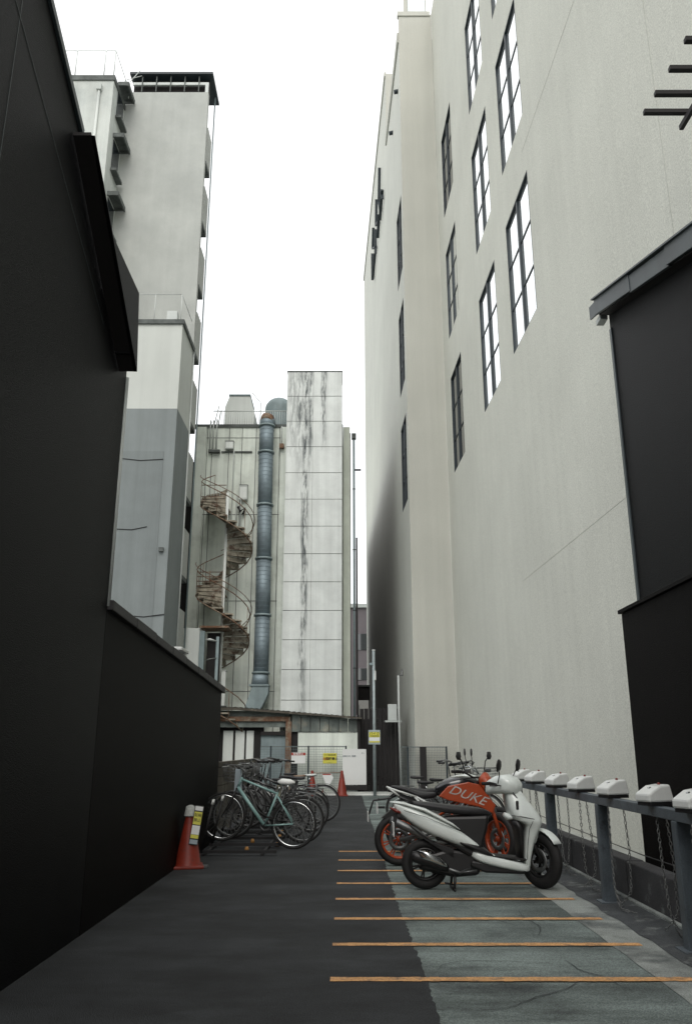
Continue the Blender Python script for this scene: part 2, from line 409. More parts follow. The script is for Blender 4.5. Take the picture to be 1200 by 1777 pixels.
# far wing, one step proud of the near facade
WX = 2.19
def FW(Y): return WX+K*(Y-26.6)
ops2 = [(27.1-26.6, 28.9-26.6, za, zb) for za, zb in ((9.86, 13.15), (14.5, 17.9), (19.2, 22.5))]
m = MB(); wall_open(m, (WX, 26.6, 0), D, 24.6, -.2, 29.7, ops2, -NRM*.10)
m.add([(FW(32.7), 32.7, 29.7), (FW(51.2), 51.2, 29.7), (FW(51.2), 51.2, 34), (FW(32.7), 32.7, 34)], [(0, 1, 2, 3)])
m.build('wing_wall', M['stucco_wing'], big)
for s0, s1, za, zb in ops2: wins.append((FW(26.6+s0), 26.6+s0, s1-s0, za, zb, 0 if za < 10 else 3, 0))
# wing front (facing the lot), roofs and backs
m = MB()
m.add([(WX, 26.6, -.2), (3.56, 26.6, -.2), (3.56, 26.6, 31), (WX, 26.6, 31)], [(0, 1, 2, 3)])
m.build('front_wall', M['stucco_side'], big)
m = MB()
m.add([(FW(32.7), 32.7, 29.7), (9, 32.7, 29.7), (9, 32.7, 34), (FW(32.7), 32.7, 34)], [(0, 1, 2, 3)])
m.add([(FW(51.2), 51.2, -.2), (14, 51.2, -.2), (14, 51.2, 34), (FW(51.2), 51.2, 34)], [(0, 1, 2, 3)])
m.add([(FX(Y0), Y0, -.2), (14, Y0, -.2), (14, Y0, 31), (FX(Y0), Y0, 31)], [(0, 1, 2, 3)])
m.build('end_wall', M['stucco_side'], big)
m = MB()
m.add([(FX(Y0), Y0, 30.99), (14, Y0, 30.99), (14, 26.6, 30.99), (FX(26.6), 26.6, 30.99)], [(0, 1, 2, 3)])
m.add([(FW(26.6), 26.6, 29.69), (14, 26.6, 29.69), (14, 32.7, 29.69), (FW(32.7), 32.7, 29.69)], [(0, 1, 2, 3)])
m.add([(FW(32.7), 32.7, 33.99), (14, 32.7, 33.99), (14, 51.2, 33.99), (FW(51.2), 51.2, 33.99)], [(0, 1, 2, 3)])
m.build('roof', M['concrete'], big)
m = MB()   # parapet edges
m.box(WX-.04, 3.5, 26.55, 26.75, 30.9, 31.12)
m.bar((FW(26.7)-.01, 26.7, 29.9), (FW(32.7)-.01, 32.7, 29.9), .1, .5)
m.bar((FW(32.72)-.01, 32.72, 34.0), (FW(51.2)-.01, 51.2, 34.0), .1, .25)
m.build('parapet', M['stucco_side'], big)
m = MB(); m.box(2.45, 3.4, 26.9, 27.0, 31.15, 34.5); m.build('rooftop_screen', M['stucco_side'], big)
m = MB(); m.box(2.62, 3.35, 26.86, 26.895, 31.45, 34.0); m.build('rooftop_glazing', M['glass_pale'], big)
# windows
for (x, yy, ln, za, zb, ci, ri) in wins:
    fr = MB(); dp = .06; ww = .035
    def bx(s0, s1, z0, z1, f0=.0, f1=dp):
        a = Vector((x, yy, 0))+D*s0-NRM*f0; b2 = Vector((x, yy, 0))+D*s1-NRM*f0
        c2 = b2-NRM*(f1-f0); d2 = a-NRM*(f1-f0)
        P = [q+Vector((0, 0, z)) for z in (z0, z1) for q in (a, b2, c2, d2)]
        return P, [(3, 2, 1, 0), (4, 5, 6, 7), (0, 1, 5, 4), (1, 2, 6, 5), (2, 3, 7, 6), (3, 0, 4, 7)]
    g = .004
    for s0, s1, z0, z1 in ((g, ww, za+g, zb-g), (ln-ww, ln-g, za+g, zb-g), (ww, ln-ww, zb-ww, zb-g), (ww, ln-ww, za+g, za+.02)):
        fr.add(*bx(s0, s1, z0, z1, .004, dp+.03))
    w = fr.build('window', M['frame_dark'], big)
    mu = MB(); mu.add(*bx(ln/2-.045, ln/2+.045, za+.02, zb-ww, .012, dp+.02)); mu.build('mullion', M['frame_dark'], w)
    h = (zb-ww-za-.02)/3
    for k in (1, 2):
        for sa, sb in ((ww, ln/2-.045), (ln/2+.045, ln-ww)):
            tr = MB(); tr.add(*bx(sa, sb, za+.02+h*k-.016, za+.02+h*k+.016, dp-.018, dp+.01)); tr.build('glazing_bar', M['frame_dark'], w)
    dark = (ci == 0 and ri in (0, 2)) or ci == 3  # first column: the tower's dark reflection is put into the pane colour
    for c0 in (0, 1):
        for k in range(3):
            s0 = ww if c0 == 0 else ln/2+.045; s1 = ln/2-.045 if c0 == 0 else ln-ww
            pn = MB(); pn.add(*bx(s0, s1, za+.02+h*k+.02, za+.02+h*(k+1)-.02, dp, dp+.012)); pn.build('pane', M['glass_dark'] if dark else M['glass'], w)
# little outlets and projecting strokes of the sign on the far wing
for (px, py) in ((690, 160), (681, 226)):
    yy = 27.34 if py == 160 else 29.69; z = 27.75
    MB().tube([(FW(yy)+.02, yy, z), (FW(yy)-.16, yy, z-.05)], .09, 8).build('vent_outlet', M['frame_dark'], big)
sgn = thing('wall_sign', 'upright sign of dark projecting letter strokes high on the far beige wing', 'sign', (0, 0, 0))
def WF(px, py):
    q = ray(px, py); t = (WX-K*26.6)/(q[0]-K*q[1]); return q[1]*t, CAMH+q[2]*t
for (a, b_) in (((662, 291), (661, 352)), ((667, 330), (662.5, 382)), ((666, 329), (667, 345)), ((661, 350), (664, 366)), ((656.5, 346), (656, 392)), ((661, 372), (659, 413)), ((656, 392), (660, 384)), ((651, 395), (650, 432)), ((654.5, 398), (655, 440)), ((650, 432), (655, 428)), ((649, 440), (649.5, 486)), ((654, 440), (650, 484))):
    (Ya, za), (Yb, zb) = WF(*a), WF(*b_)
    MB().bar((FW(Ya)-.12, Ya, za), (FW(Yb)-.12, Yb, zb), .05, .15, (1, 0, 0)).build('letter_stroke', M['frame_dark'], sgn)
# joints in the render
m = MB()
def joint(Ya, za, Yb, zb, w=.012): m.bar((FX(Ya)-.001, Ya, za), (FX(Yb)-.001, Yb, zb), .004, w, (0, 0, 1) if abs(za-zb) < .01 else (0, 1, 0))
joint(9.5, 4.95, 17.5, 4.95, .006)
joint(6.5, 14.35, 15.2, 14.35, .008)
joint(8.9, 0, 8.9, 31, .010)
m.build('render_joint', M['stucco_side'], big)

# ================================================================== RIGHT DARK HOUSE
rh = thing('dark_house', 'black walled low house with grey metal roof edging at the right edge', 'house')
RT = [(-6, 2.3), (6.0, AX(1200, 433, 3.0)[1])]
ya, za = AX(1061, 529, 3.0); yb, zb = AX(1200, 433, 3.0)
sl_ = (za-zb)/(ya-yb)
prof = [(-7, 0), (8.62, 0), (8.62, zb+sl_*(8.62-yb)-.02), (-2, zb+sl_*(-2-yb)), (-7, zb+sl_*(-2-yb))]
lowp = [(-7, 0), (8.55, 0), (8.55, 2.78), (-7, 2.78)]
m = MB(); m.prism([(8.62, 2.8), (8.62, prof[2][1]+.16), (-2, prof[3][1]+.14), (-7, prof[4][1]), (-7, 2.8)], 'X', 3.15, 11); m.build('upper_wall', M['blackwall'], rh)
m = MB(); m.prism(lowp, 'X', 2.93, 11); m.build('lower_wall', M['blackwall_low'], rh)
m = MB(); m.box(2.90, 3.15, -7, 8.58, 2.785, 2.825); m.build('ledge_cap', M['blackwall_low'], rh, .004)
m = MB(); m.box(3.135, 3.149, 8.56, 8.62, 2.83, 6.2); m.build('corner_trim', M['greytrim'], rh)
# roof fascia: metal band in three lengths, slightly buckled
yy = 8.62; k = 0
while yy > -1.5:
    y2 = yy-(.95 if k else 1.1)
    zt = lambda q: zb+sl_*(q-yb)
    th = .205; dz = random.uniform(-.012, .012); dx = random.uniform(-.01, .01)
    m = MB(); m.prism([(y2-.03, zt(y2-.03)+dz), (yy, zt(yy)+dz), (yy, zt(yy)+th+dz), (y2-.03, zt(y2-.03)+th+dz)], 'X', 2.985+dx-.004*(k % 2), 3.02+dx)
    m.build('fascia_board', M['greytrim'], rh, .006)
    yy = y2; k += 1
m = MB(); m.prism([(-2, zt(-2)+.206), (8.63, zt(8.63)+.206), (8.63, zt(8.63)+.225), (-2, zt(-2)+.225)], 'X', 2.95, 11.2); m.build('roof', M['greytrim'], rh)
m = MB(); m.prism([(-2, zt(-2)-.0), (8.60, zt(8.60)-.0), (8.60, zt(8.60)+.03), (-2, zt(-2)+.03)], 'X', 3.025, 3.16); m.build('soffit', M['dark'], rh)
m = MB(); m.prism([(8.63, zt(8.62)+.02), (8.86, zt(8.86)+.0), (8.86, zt(8.86)+.17), (8.63, zt(8.62)+.2)], 'X', 3.0, 3.02); m.build('fascia_tip', M['greytrim'], rh)
m = MB(); m.box(3.05, 3.14, 8.64, 8.80, zt(8.7)-.06, zt(8.7)+.0); m.build('eave_bracket', M['palemetal'], rh)

# slatted sun shade over the right house
sh = thing('slat_canopy', 'rack of dark slats jutting out above the black house, top right corner', 'sun shade')
for (px, py, X) in ((1116, 195, 3.3), (1135, 163, 3.27), (1160, 120, 3.24), (1187, 70, 3.22)):
    yy, z = AX(px, py, X)
    MB().box(X, 6.2, yy-.028, yy+.028, z-.022, z+.03).build('slat', M['rust'] if False else M['dark'], sh, .004)
yy, z = AX(1187, 70, 3.22); y2, z2 = AX(1116, 195, 3.3)
MB().bar((3.75, y2+.12, z2-.10), (3.75, 2.5, z-.10), .045, .06).build('beam', M['dark'], sh)
MB().bar((3.75, y2-.3, z2-.12), (4.6, y2-.5, 5.4), .07, .07).build('strut', M['dark'], sh)
MB().bar((5.9, 4.6, z2-.1), (5.9, 4.6, 4.6), .09, .09).build('post', M['dark'], sh)
MB().bar((5.9, 2.5, z2-.1), (5.9, 6.8, z2-.1), .09, .09).build('beam', M['dark'], sh)

# ================================================================== LEFT DARK HOUSE
lh = thing('black_gabled_house', 'black gabled house filling the left edge with a deep boxed eave', 'house')
XL = -2.08
def L(px, py, X=XL): return AX(px, py, X)
c1 = L(220, 645); c2 = L(140, 235); c3 = L(83, 0)
YE = c1[0]
s2 = (c3[1]-c2[1])/(c3[0]-c2[0])
top0 = (-1.5, c3[1]+s2*(-1.5-c3[0]))
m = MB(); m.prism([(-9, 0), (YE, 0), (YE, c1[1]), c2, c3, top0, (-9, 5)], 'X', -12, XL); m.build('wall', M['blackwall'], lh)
# rake overhang with soffit, boxed eave end
XO = XL+.17
e1 = AX(238, 645, XO); e2 = AX(165, 235, XO); e3 = AX(190, 400, XO); e4 = AX(242, 505, XO)
ztop_ = (e3[1]+e4[1])/2
fz_ = lambda q: e2[1]+(e1[1]-e2[1])*(q-e2[0])/(e1[0]-e2[0])
yk_ = e2[0]+(e1[0]-e2[0])*(e2[1]+.02-ztop_)/(e2[1]-e1[1])
MB().prism([(e2[0], e2[1]-.0), (e1[0], e1[1]), (e4[0], ztop_), (yk_, ztop_)], 'X', XO-.03, XO).build('fascia_board', M['blackwall'], lh)
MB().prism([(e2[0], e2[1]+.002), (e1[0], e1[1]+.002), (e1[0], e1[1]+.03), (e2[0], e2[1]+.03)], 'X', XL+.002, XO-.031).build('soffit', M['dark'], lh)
MB().box(XL+.002, XO-.031, e4[0]-.03, e4[0], e1[1]+.1, ztop_).build('eave_end', M['blackwall'], lh)
m = MB(); m.bar((XL+.0, c3[0]-5, c3[1]-5*s2+.03), (XL+.0, c2[0], c2[1]+.03), .05, .06); m.build('edge_trim', M['greytrim'], lh)
m = MB(); m.tube([(XL+.0, YE+.03, 2.6), (XL+.0, YE+.03, c1[1]-.05)], .022, 6); m.build('corner_trim', M['palemetal'], lh)
# faint vertical seams of the wall boards
m = MB()
for yy in (4.05, 2.2, .4): m.box(XL-.001, XL+.002, yy, yy+.005, 0, 6.1)
m.bar((XL+.001, 3.6, 6.1), (XL+.001, 6.2, 4.9), .003, .005)
m.build('wall_seam', M['greytrim'], lh)

lw = thing('black_side_wall', 'long low black wall with sloping dark coping beside the parked bicycles', 'wall')
f1 = L(190, 1040); f2 = L(385, 1192)
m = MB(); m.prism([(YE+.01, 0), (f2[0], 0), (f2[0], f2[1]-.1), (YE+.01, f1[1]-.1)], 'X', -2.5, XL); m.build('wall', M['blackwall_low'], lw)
nseg = 8
for k in range(nseg):
    a = YE+.02+(f2[0]+.06-YE)*k/nseg; b_ = YE+.02+(f2[0]+.06-YE)*(k+1)/nseg-.01
    za_ = f1[1]+(f2[1]-f1[1])*(a-YE)/(f2[0]-YE); zb_ = f1[1]+(f2[1]-f1[1])*(b_-YE)/(f2[0]-YE)
    j = random.uniform(-.012, .012)
    m = MB(); m.prism([(a, za_-.1), (b_, zb_-.1), (b_, zb_+j), (a, za_+j)], 'X', -2.56, XL+.05); m.build('coping', M['coping'], lw, .01)

# low wood-topped wall beyond
lf = thing('low_fence', 'low dark board fence with a pale worn top rail behind the bicycles', 'fence')
MB().box(-2.16, -2.08, f2[0]+.1, 20.2, 1.12, 1.20).build('top_rail', M['wood'], lf, .005)
for k in range(7): MB().box(-2.15, -2.10, f2[0]+.1, 20.1, .1+.145*k, .235+.145*k).build('board', M['wood'], lf)
for k in range(4): MB().box(-2.22, -2.16, 14.2+1.9*k, 14.3+1.9*k, 0, 1.15).build('post', M['wood'], lf)

# ================================================================== LEFT TALL CONCRETE TOWER + ANNEX
tw = thing('concrete_tower', 'tall stained concrete apartment tower with open stair landings, upper left', 'building')
TYf = 26.2
xr, zt1 = AY(362, 157, TYf)                     # right edge of the big blank wall
Yn = 24.7
xn, zn = AY(198, 140, Yn)
ZT = AY(230, 160, TYf)[1]
m = MB(); m.box(-14, xr, TYf, TYf+.2, 0, ZT); m.build('wall', M['concrete'], tw)
m = MB(); m.box(-14, xr-1.2, TYf+.2, 31, 0, ZT); m.build('rear_wall', M['concrete'], tw)
m = MB(); m.box(-15, xn, Yn, TYf-.002, 0, zn); m.build('projecting_wall', M['tower_pale'], tw)
m = MB(); m.box(-15, xn+.04, Yn-.05, TYf-.01, zn, zn+.22); m.build('parapet', M['ledge'], tw)
m = MB(); xx = AY(174, 150, Yn)[0]; m.tube([(xx, Yn-.06, zn-.3), (xx, Yn-.06, 8)], .05, 6); m.box(xx-.09, xx+.09, Yn-.14, Yn-.001, zn-.5, zn-.25); m.build('rainwater_pipe', M['tower_pale'], tw)
# roof railing
m = MB(); zr = zn+.22
for q in (-11.4, -10.3, -9.2, xn-.05):
    m.tube([(q, Yn+.05, zr), (q, Yn+.05, zr+1.25)], .022, 5)
m.tube([(-12.5, Yn+.05, zr+1.25), (xn-.05, Yn+.05, zr+1.25), (xn-.05, TYf+1.5, zr+1.25)], .018, 5)
m.tube([(xn-.05, TYf-.1, zr), (xn-.05, TYf-.1, zr+1.25)], .018, 5)
m.build('roof_railing', M['palemetal'], tw)
# window hoods on the return wall
for py in (144, 233, 334):
    yc = 25.15; z = AX(201, py, xn)[1]
    z = CAMH+(ray(201, py)[2]/ray(201, py)[1])*yc
    h = MB(); h.box(xn-.0, xn+.42, yc, yc+.95, z, z+.07); h.box(xn+.36, xn+.42, yc, yc+.95, z-.12, z); h.box(xn, xn+.36, yc, yc+.06, z-.10, z); h.box(xn, xn+.36, yc+.89, yc+.95, z-.10, z)
    hh = h.build('window_hood', M['ledge'], tw)
    MB().box(xn, xn+.22, yc+.05, yc+.9, z-1.55, z-1.45).build('sill', M['ledge'], hh)
    MB().box(xn+.004, xn+.03, yc+.1, yc+.85, z-1.4, z-.15).build('window', M['glass_dark'], hh)
# roof canopy over the tower
zc = ZT
xcl = AY(226, 140, TYf)[0]
m = MB(); m.box(xcl, xr+.16, TYf-.12, TYf+1.55, zc+.80, zc+.90); m.build('roof_canopy', M['frame_dark'], tw)
m = MB(); m.box(xcl+.1, xr-.02, TYf+.25, TYf+.35, zc-.3, zc+.80); m.build('recessed_wall', M['dark'], tw)
m = MB(); m.box(xcl+.12, xr-.02, TYf+.05, TYf+.13, zc+.42, zc+.54); m.build('canopy_beam', M['palemetal'], tw)
for k in range(5): xx = xcl+.5+k*(xr-xcl-.9)/4; MB().bar((xx, TYf+.0, zc+.02), (xx, TYf+.0, zc+.78), .035, .035).build('canopy_post', M['ledge'], tw)
MB().box(xr-.14, xr-.02, TYf, TYf+.1, zc+.002, zc+.42).build('canopy_post', M['palemetal'], tw)
m = MB(); m.tube([(xn+.25, TYf-.4, zr), (xn+.25, TYf-.4, zr+.8), (xn+.6, TYf-.3, zr+1.5)], .015, 4); m.tube([(xn+.1, TYf-.4, zr+.9), (xn+.7, TYf-.4, zr+1.1)], .012, 4); m.build('aerial', M['palemetal'], tw)
# stair landings along the right edge
zs0 = CAMH+(ray(366, 308)[2]/ray(366, 308)[1])*27.2
for k in range(-1, 8):
    z = zs0-2.75*k
    if k == -1: continue
    m = MB(); m.box(xr-1.19, xr+.02, TYf+.21, TYf+1.05, z, z+.14); sl1 = m.build('stair_landing', M['ledge'], tw)
    m = MB(); m.box(xr-.06, xr+.02, TYf+.25, TYf+1.05, z+.141, z+1.75); m.build('landing_parapet', M['concrete'], sl1)
m = MB(); m.tube([(xr+.06, TYf+1.1, 4), (xr+.06, TYf+1.1, ZT+.8)], .03, 6); m.build('stair_pipe', M['bluegrey'], tw)

an = thing('painted_annex', 'annex block painted white above and grey below in front of the concrete tower', 'building')
Ya_ = 24.2
xa, za_top = AY(317, 563, Ya_); zw = AY(310, 709, Ya_)[1]
m = MB(); m.box(-13, xa, Ya_, TYf-.01, zw, za_top); m.build('upper_wall', M['paint_white'], an)
m = MB(); m.box(-13, xa, Ya_, TYf-.01, 0, zw-.001); m.build('lower_wall', M['paint_grey'], an)
m = MB(); m.box(-13, xa+.06, Ya_-.07, TYf-.02, za_top, za_top+.16); m.build('roof_ledge', M['ledge'], an)
# paint patch, cracks and pipes on the annex
q0 = AY(285, 790, Ya_); q1 = AY(200, 1180, Ya_)
m = MB(); m.box(-9, q0[0]-.02, Ya_-.012, Ya_-.001, 0, AY(285, 783, Ya_)[1]); m.build('paint_patch', mat('patch', (.19, .212, .212), .8, .08, .08, .2, streak=.1), an)
for (a, b_) in (((205, 795), (283, 797)), ((203, 918), (255, 914)), ((215, 1068), (285, 1066))):
    A = AY(*a, Ya_-.015); B_ = AY(*b_, Ya_-.015); MB().tube([(A[0], Ya_-.02, A[1]), ((A[0]+B_[0])/2, Ya_-.02, (A[1]+B_[1])/2-.06), (B_[0], Ya_-.02, B_[1])], .014, 4).build('cable', M['dark'], an)
m = MB(); A = AY(283, 955, Ya_); m.box(A[0]-.12, A[0]+.02, Ya_-.10, Ya_-.013, A[1]-.05, A[1]+.08); m.build('bracket', M['ledge'], an)
m = MB(); m.tube([(xa+.03, TYf-.06, 1), (xa+.03, TYf-.06, za_top)], .03, 6); m.build('corner_pipe', M['palemetal'], an)
m = MB()
for q in range(5): m.tube([(xa-.1-.9*q, Ya_+.1, za_top+.16), (xa-.1-.9*q, Ya_+.1, za_top+1.2)], .015, 5)
m.tube([(xa-4, Ya_+.1, za_top+1.2), (xa-.1, Ya_+.1, za_top+1.2), (xa-.1, TYf-.1, za_top+1.2)], .015, 5)
m.build('railing', M['palemetal'], an)
m = MB(); A = AY(301, 548, Ya_+.5); m.box(A[0]-.2, A[0]+.15, Ya_+.4, Ya_+.7, za_top+.16, za_top+.75); m.build('roof_unit', M['palemetal'], an)

# ================================================================== CENTRE BUILDING
CY = 30.2
cb = thing('service_building', 'pale panelled service building carrying the spiral stair and the duct', 'building')
xl, zl = AY(340, 742, CY); xrr, _ = AY(606, 742, CY)
ztop = zl
m = MB(); m.box(xl, xrr-.25, CY, CY+20, 0, ztop); m.build('wall', M['centrewall'], cb)
m = MB(); m.box(xrr-.24, xrr+.05, CY+.6, CY+20, 0, ztop); m.build('added_dark_flank', M['dark'], cb)  # unseen dark side, added to deepen the shade in the wing gap
m = MB(); m.box(xrr-.24, xrr+.02, CY-.25, CY+.59, 0, AY(600, 741, CY-.25)[1]); m.build('pilaster', M['ledge'] if False else mat('pilaster', (.62, .66, .58), .85, .1, .08, .3, streak=.12), cb)
m = MB(); m.box(xl-.05, xrr-.26, CY-.06, CY+9, ztop, ztop+.12); m.build('roof_edge', M['ledge'], cb)
# wall joints (vertical boards) and a horizontal joint
m = MB()
for px in (353, 362, 392, 415, 440, 482): xx = AY(px, 900, CY)[0]; m.box(xx-.012, xx+.012, CY-.006, CY-.001, 1, ztop-.02)
for py in (760, 893, 1043, 1200): z = AY(400, py, CY)[1]; m.box(xl+.02, xrr-.3, CY-.009, CY-.0065, z-.012, z+.012)
m.build('wall_joint', M['ledge'], cb)
for (a, b_) in ((335, 351), (484, 497)):
    xa_ = AY(a, 900, CY)[0]; xb_ = AY(b_, 900, CY)[0]
    m = MB(); m.box(xa_, xb_, CY-.12, CY-.010, 0, ztop-.02); m.build('wall_pier', M['centrewall'], cb)
# rooftop railing
zr = ztop+.12
rl = MB()
x0_, x1_ = AY(380, 720, CY)[0], AY(497, 720, CY)[0]
for k in range(30):
    xx = x0_+(x1_-x0_)*k/29; rl.tube([(xx, CY+.1, zr), (xx, CY+.1, zr+.62)], .012, 4)
rl.tube([(x0_-.25, CY+.1, zr+.64), (x1_, CY+.1, zr+.64)], .022, 5)
rl.tube([(x0_-.2, CY+.1, zr), (x0_-.02, CY+.1, zr+.9)], .02, 5); rl.tube([(x0_-.1, CY+.4, zr), (x0_+.02, CY+.4, zr+.8)], .02, 5)
rl.build('roof_railing', M['palemetal'], cb)
# rooftop equipment
A = AY(388, 740, CY+2.5); B_ = AY(442, 740, CY+2.5); zt_ = AY(400, 687, CY+2.5)[1]
ct = thing('cooling_unit', 'boxy white rooftop cooling unit behind the roof railing', 'rooftop unit')
MB().prism([(A[0], zr), (B_[0], zr), (B_[0]-.02, zt_-.9), (B_[0]-.25, zt_), (A[0]+.2, zt_), (A[0]+.02, zt_-.5)], 'Y', CY+2.5, CY+4).build('casing', M['concrete_pale'], ct, .04)
MB().box(A[0]+.18, B_[0]-.23, CY+2.46, CY+4.05, zt_, zt_+.06).build('lid', M['bluegrey'], ct)
MB().tube([(B_[0]+.15, CY+2.8, zr), (B_[0]+.2, CY+2.8, zr+2.2), (B_[0]-.2, CY+2.8, zr+2.7)], .02, 4).build('hose', M['palemetal'], ct)
A = AY(484, 720, CY+3); zd = AY(484, 692, CY+3)[1]
tk = thing('round_tank', 'grey blue round topped tank on the roof beside the panel shaft', 'tank')
rr_ = .62
MB().lathe([(rr_, zr), (rr_, zd-rr_*.9)]+[(rr_*math.cos(a*math.pi/16), zd-rr_*.9+rr_*.9*math.sin(a*math.pi/16)) for a in range(1, 9)], (A[0], CY+3, 0), 'Z', 24).build('shell', M['bluegrey'], tk)
MB().box(A[0]-.55, A[0]+.75, CY+2.0, CY+2.1, zr, zr+.5).build('stand', M['dark'], tk)

# duct
dc = thing('exhaust_duct', 'thick galvanised exhaust duct running up the pale wall beside the panel shaft', 'duct')
DY = 29.5; rd = .275
def DP(px, py): a = AY(px, py, DY); return Vector((a[0], DY, a[1]))
segs = [740, 786, 877, 970, 1068, 1168]
cx = {740: 463, 786: 461.5, 877: 459.5, 970: 457.5, 1068: 455.5, 1168: 452.5}
for a, b_ in zip(segs[:-1], segs[1:]):
    p, q = DP(cx[a], a), DP(cx[b_], b_)
    o = MB().tube([p, q], rd, 20).build('duct_section', M['duct'], dc)
    fl = MB(); nring = int((p-q).length/.16)
    for k in range(1, nring): c = p.lerp(q, k/nring); fl.torus(c, rd+.001, .008, 'Z', 20, 4)
    fl.build('spiral_seam', M['duct'], o)
for a in segs:
    p = DP(cx[a], a); MB().lathe([(rd, -.035), (rd+.05, -.035), (rd+.05, .035), (rd, .035)], p, 'Z', 24).build('flange', M['bluegrey'], dc)
p = DP(463, 740)
arc = [p+Vector((0, .45-.45*math.cos(t), .45*math.sin(t))) for t in [i*math.pi/2/6 for i in range(7)]]
MB().tube(arc+[arc[-1]+Vector((0, .7, 0))], rd, 20).build('elbow', M['duct'], dc)
MB().tube([p+Vector((-.02, -.02, .18)), p+Vector((.02, .1, .42))], rd*.93, 14).build('rusty_hood', M['rust'], dc)
# lower transition and slanted box
p, q = DP(452, 1168), DP(451, 1190)
MB().loft([((p.x, DY, p.z), rd, rd, 0, 2), ((q.x, DY, q.z), .30, .30, 0, 6)], 20).build('transition', M['duct'], dc)
P4 = [DP(439, 1190), DP(467, 1190), DP(466, 1205), DP(458, 1222), DP(450, 1236), DP(423, 1236), DP(432, 1212)]
MB().prism([(v.x, v.z) for v in P4], 'Y', DY-.28, DY+.28).build('slanted_outlet', M['bluegrey'], dc, .01)
MB().box(q.x-.36, q.x+.34, DY-.32, DY+.32, q.z-.03, q.z+.03).build('flange', M['bluegrey'], dc)
for py in (830, 925, 1020, 1120):
    p = DP(460-(py-740)*.025, py); MB().box(p.x-.03, p.x+.03, DY+rd*.9, CY-.01, p.z-.03, p.z+.03).build('wall_bracket', M['dullmetal'], dc)

# panel shaft
SY = 29.0
SX = AY(486, 1235, SY)[0]; SX2 = AY(593, 900, SY)[0]
M['shaft'] = stained()
sf = thing('panel_shaft', 'tall white panel clad shaft streaked with dark stains in the middle of the yard', 'shaft')
rows_ = [645, 684, 729, 773, 820, 867, 913, 963, 1012, 1062, 1114, 1166, 1215]
zz = [AY(540, p_, SY)[1] for p_ in rows_]
dz_ = (zz[0]-zz[-1])/12
zz = [zz[0]-dz_*k for k in range(13)]+[zz[0]-dz_*12-1.6]
MB().box(SX+.03, SX2-.03, SY+.03, CY-.001, 0, zz[0]-.03).build('core', M['ledge'], sf)
xm = SX+1.02
for k in range(13):
    for (a, b_) in ((SX, xm-.004), (xm+.004, SX2)):
        j = random.uniform(-.006, .004)
        MB().box(a, b_, SY+j, SY+.028, zz[k+1]+.010, zz[k]-.010).build('panel', M['shaft'], sf, .003)
for k in range(13): MB().box(SX2-.028, SX2, SY+.032, CY-.02, zz[k+1]+.008, zz[k]-.008).build('panel', M['panel'], sf)
for k in range(13): MB().box(SX, SX+.028, SY+.032, CY-.13, zz[k+1]+.008, zz[k]-.008).build('panel', M['panel'], sf)
MB().box(SX-.02, SX2+.02, SY-.02, CY, zz[0]-.008, zz[0]+.03).build('cap', M['ledge'], sf)

# pipes right of the shaft
pp = thing('downpipe', 'grey downpipe with hopper on the right corner of the service building', 'pipe')
xp = AY(614, 900, CY-.1)[0]; zp = AY(614, 762, CY-.1)[1]
MB().tube([(xp, CY-.1, .5), (xp, CY-.1, zp)], .045, 8).build('pipe', M['bluegrey'], pp)
MB().box(xp-.09, xp+.09, CY-.2, CY, zp, zp+.22).build('hopper', M['ledge'], pp, .01)
MB().box(xp-.02, xp+.28, CY-.13, CY-.07, AY(614, 817, CY)[1]-.03, AY(614, 817, CY)[1]+.03).build('bracket', M['dark'], pp)
for py in (850, 955, 1060, 1160): z = AY(614, py, CY)[1]; MB().torus((xp, CY-.1, z), .05, .014, 'Z', 14, 6).build('clip', M['dark'], pp)
z1_ = AY(614, 935, CY)[1]
MB().box(xp+.06, xp+.13, CY-.2, CY-.1, 2.6, z1_).build('cable_tray', M['dark'], pp)

# wall equipment
def wallbox(name, label, cat, px0, py0, px1, py1, d=.18, m_='palemetal'):
    a = AY(px0, py1, CY-.1); b_ = AY(px1, py0, CY-.1)
    t = thing(name, label, cat, ((a[0]+b_[0])/2, CY-.012, a[1]))
    w = (b_[0]-a[0])/2; h = b_[1]-a[1]
    MB().box(-w, w, -d, 0, 0, h).build('housing', M[m_], t, .015)
    MB().box(-w*.8, w*.8, -d-.006, -d-.001, h*.12, h*.86).build('cover_plate', M['concrete_pale'], t)
    MB().box(-w-.01, w+.01, -d-.01, -.0, h, h+.02).build('lid', M['ledge'], t)
    return t
wallbox('meter_box', 'white box hung on the pale wall left of the duct above the stair', 'box', 415, 843, 430, 868)
wallbox('junction_box', 'small white box on the pale wall near the roof pipes', 'box', 391, 767, 406, 780)
cp = thing('wall_conduits', 'thin conduits and looping pipes running down the pale wall behind the stair', 'pipes')
for px, a, b_ in ((366, 738, 779), (371, 738, 779), (377, 736, 779), (406, 790, 1060), (411, 868, 930), (418, 868, 945), (489, 748, 775)):
    p = AY(px, a, CY-.1); q = AY(px, b_, CY-.1)
    MB().tube([(p[0], CY-.03, p[1]+.12), (p[0], CY-.14, p[1]+.18), (p[0], CY-.16, p[1]), (p[0], CY-.12, q[1])], .03 if px < 400 else .022, 6).build('conduit', M['palemetal'], cp)
p = AY(362, 783, CY-.1); q = AY(437, 787, CY-.1)
MB().box(p[0], p[0]+.45, CY-.2, CY-.01, p[1]-.06, p[1]+.04).build('pipe_shelf', M['ledge'], cp)
MB().box(p[0]+.5, q[0], CY-.06, CY-.02, p[1]-.03, p[1]+.02).build('tray', M['ledge'], cp)
p = AY(489, 775, CY-.1); MB().box(p[0]-.09, p[0]+.09, CY-.3, CY-.13, p[1]-.12, p[1]+.06).build('vent_cap', M['rust'], cp)
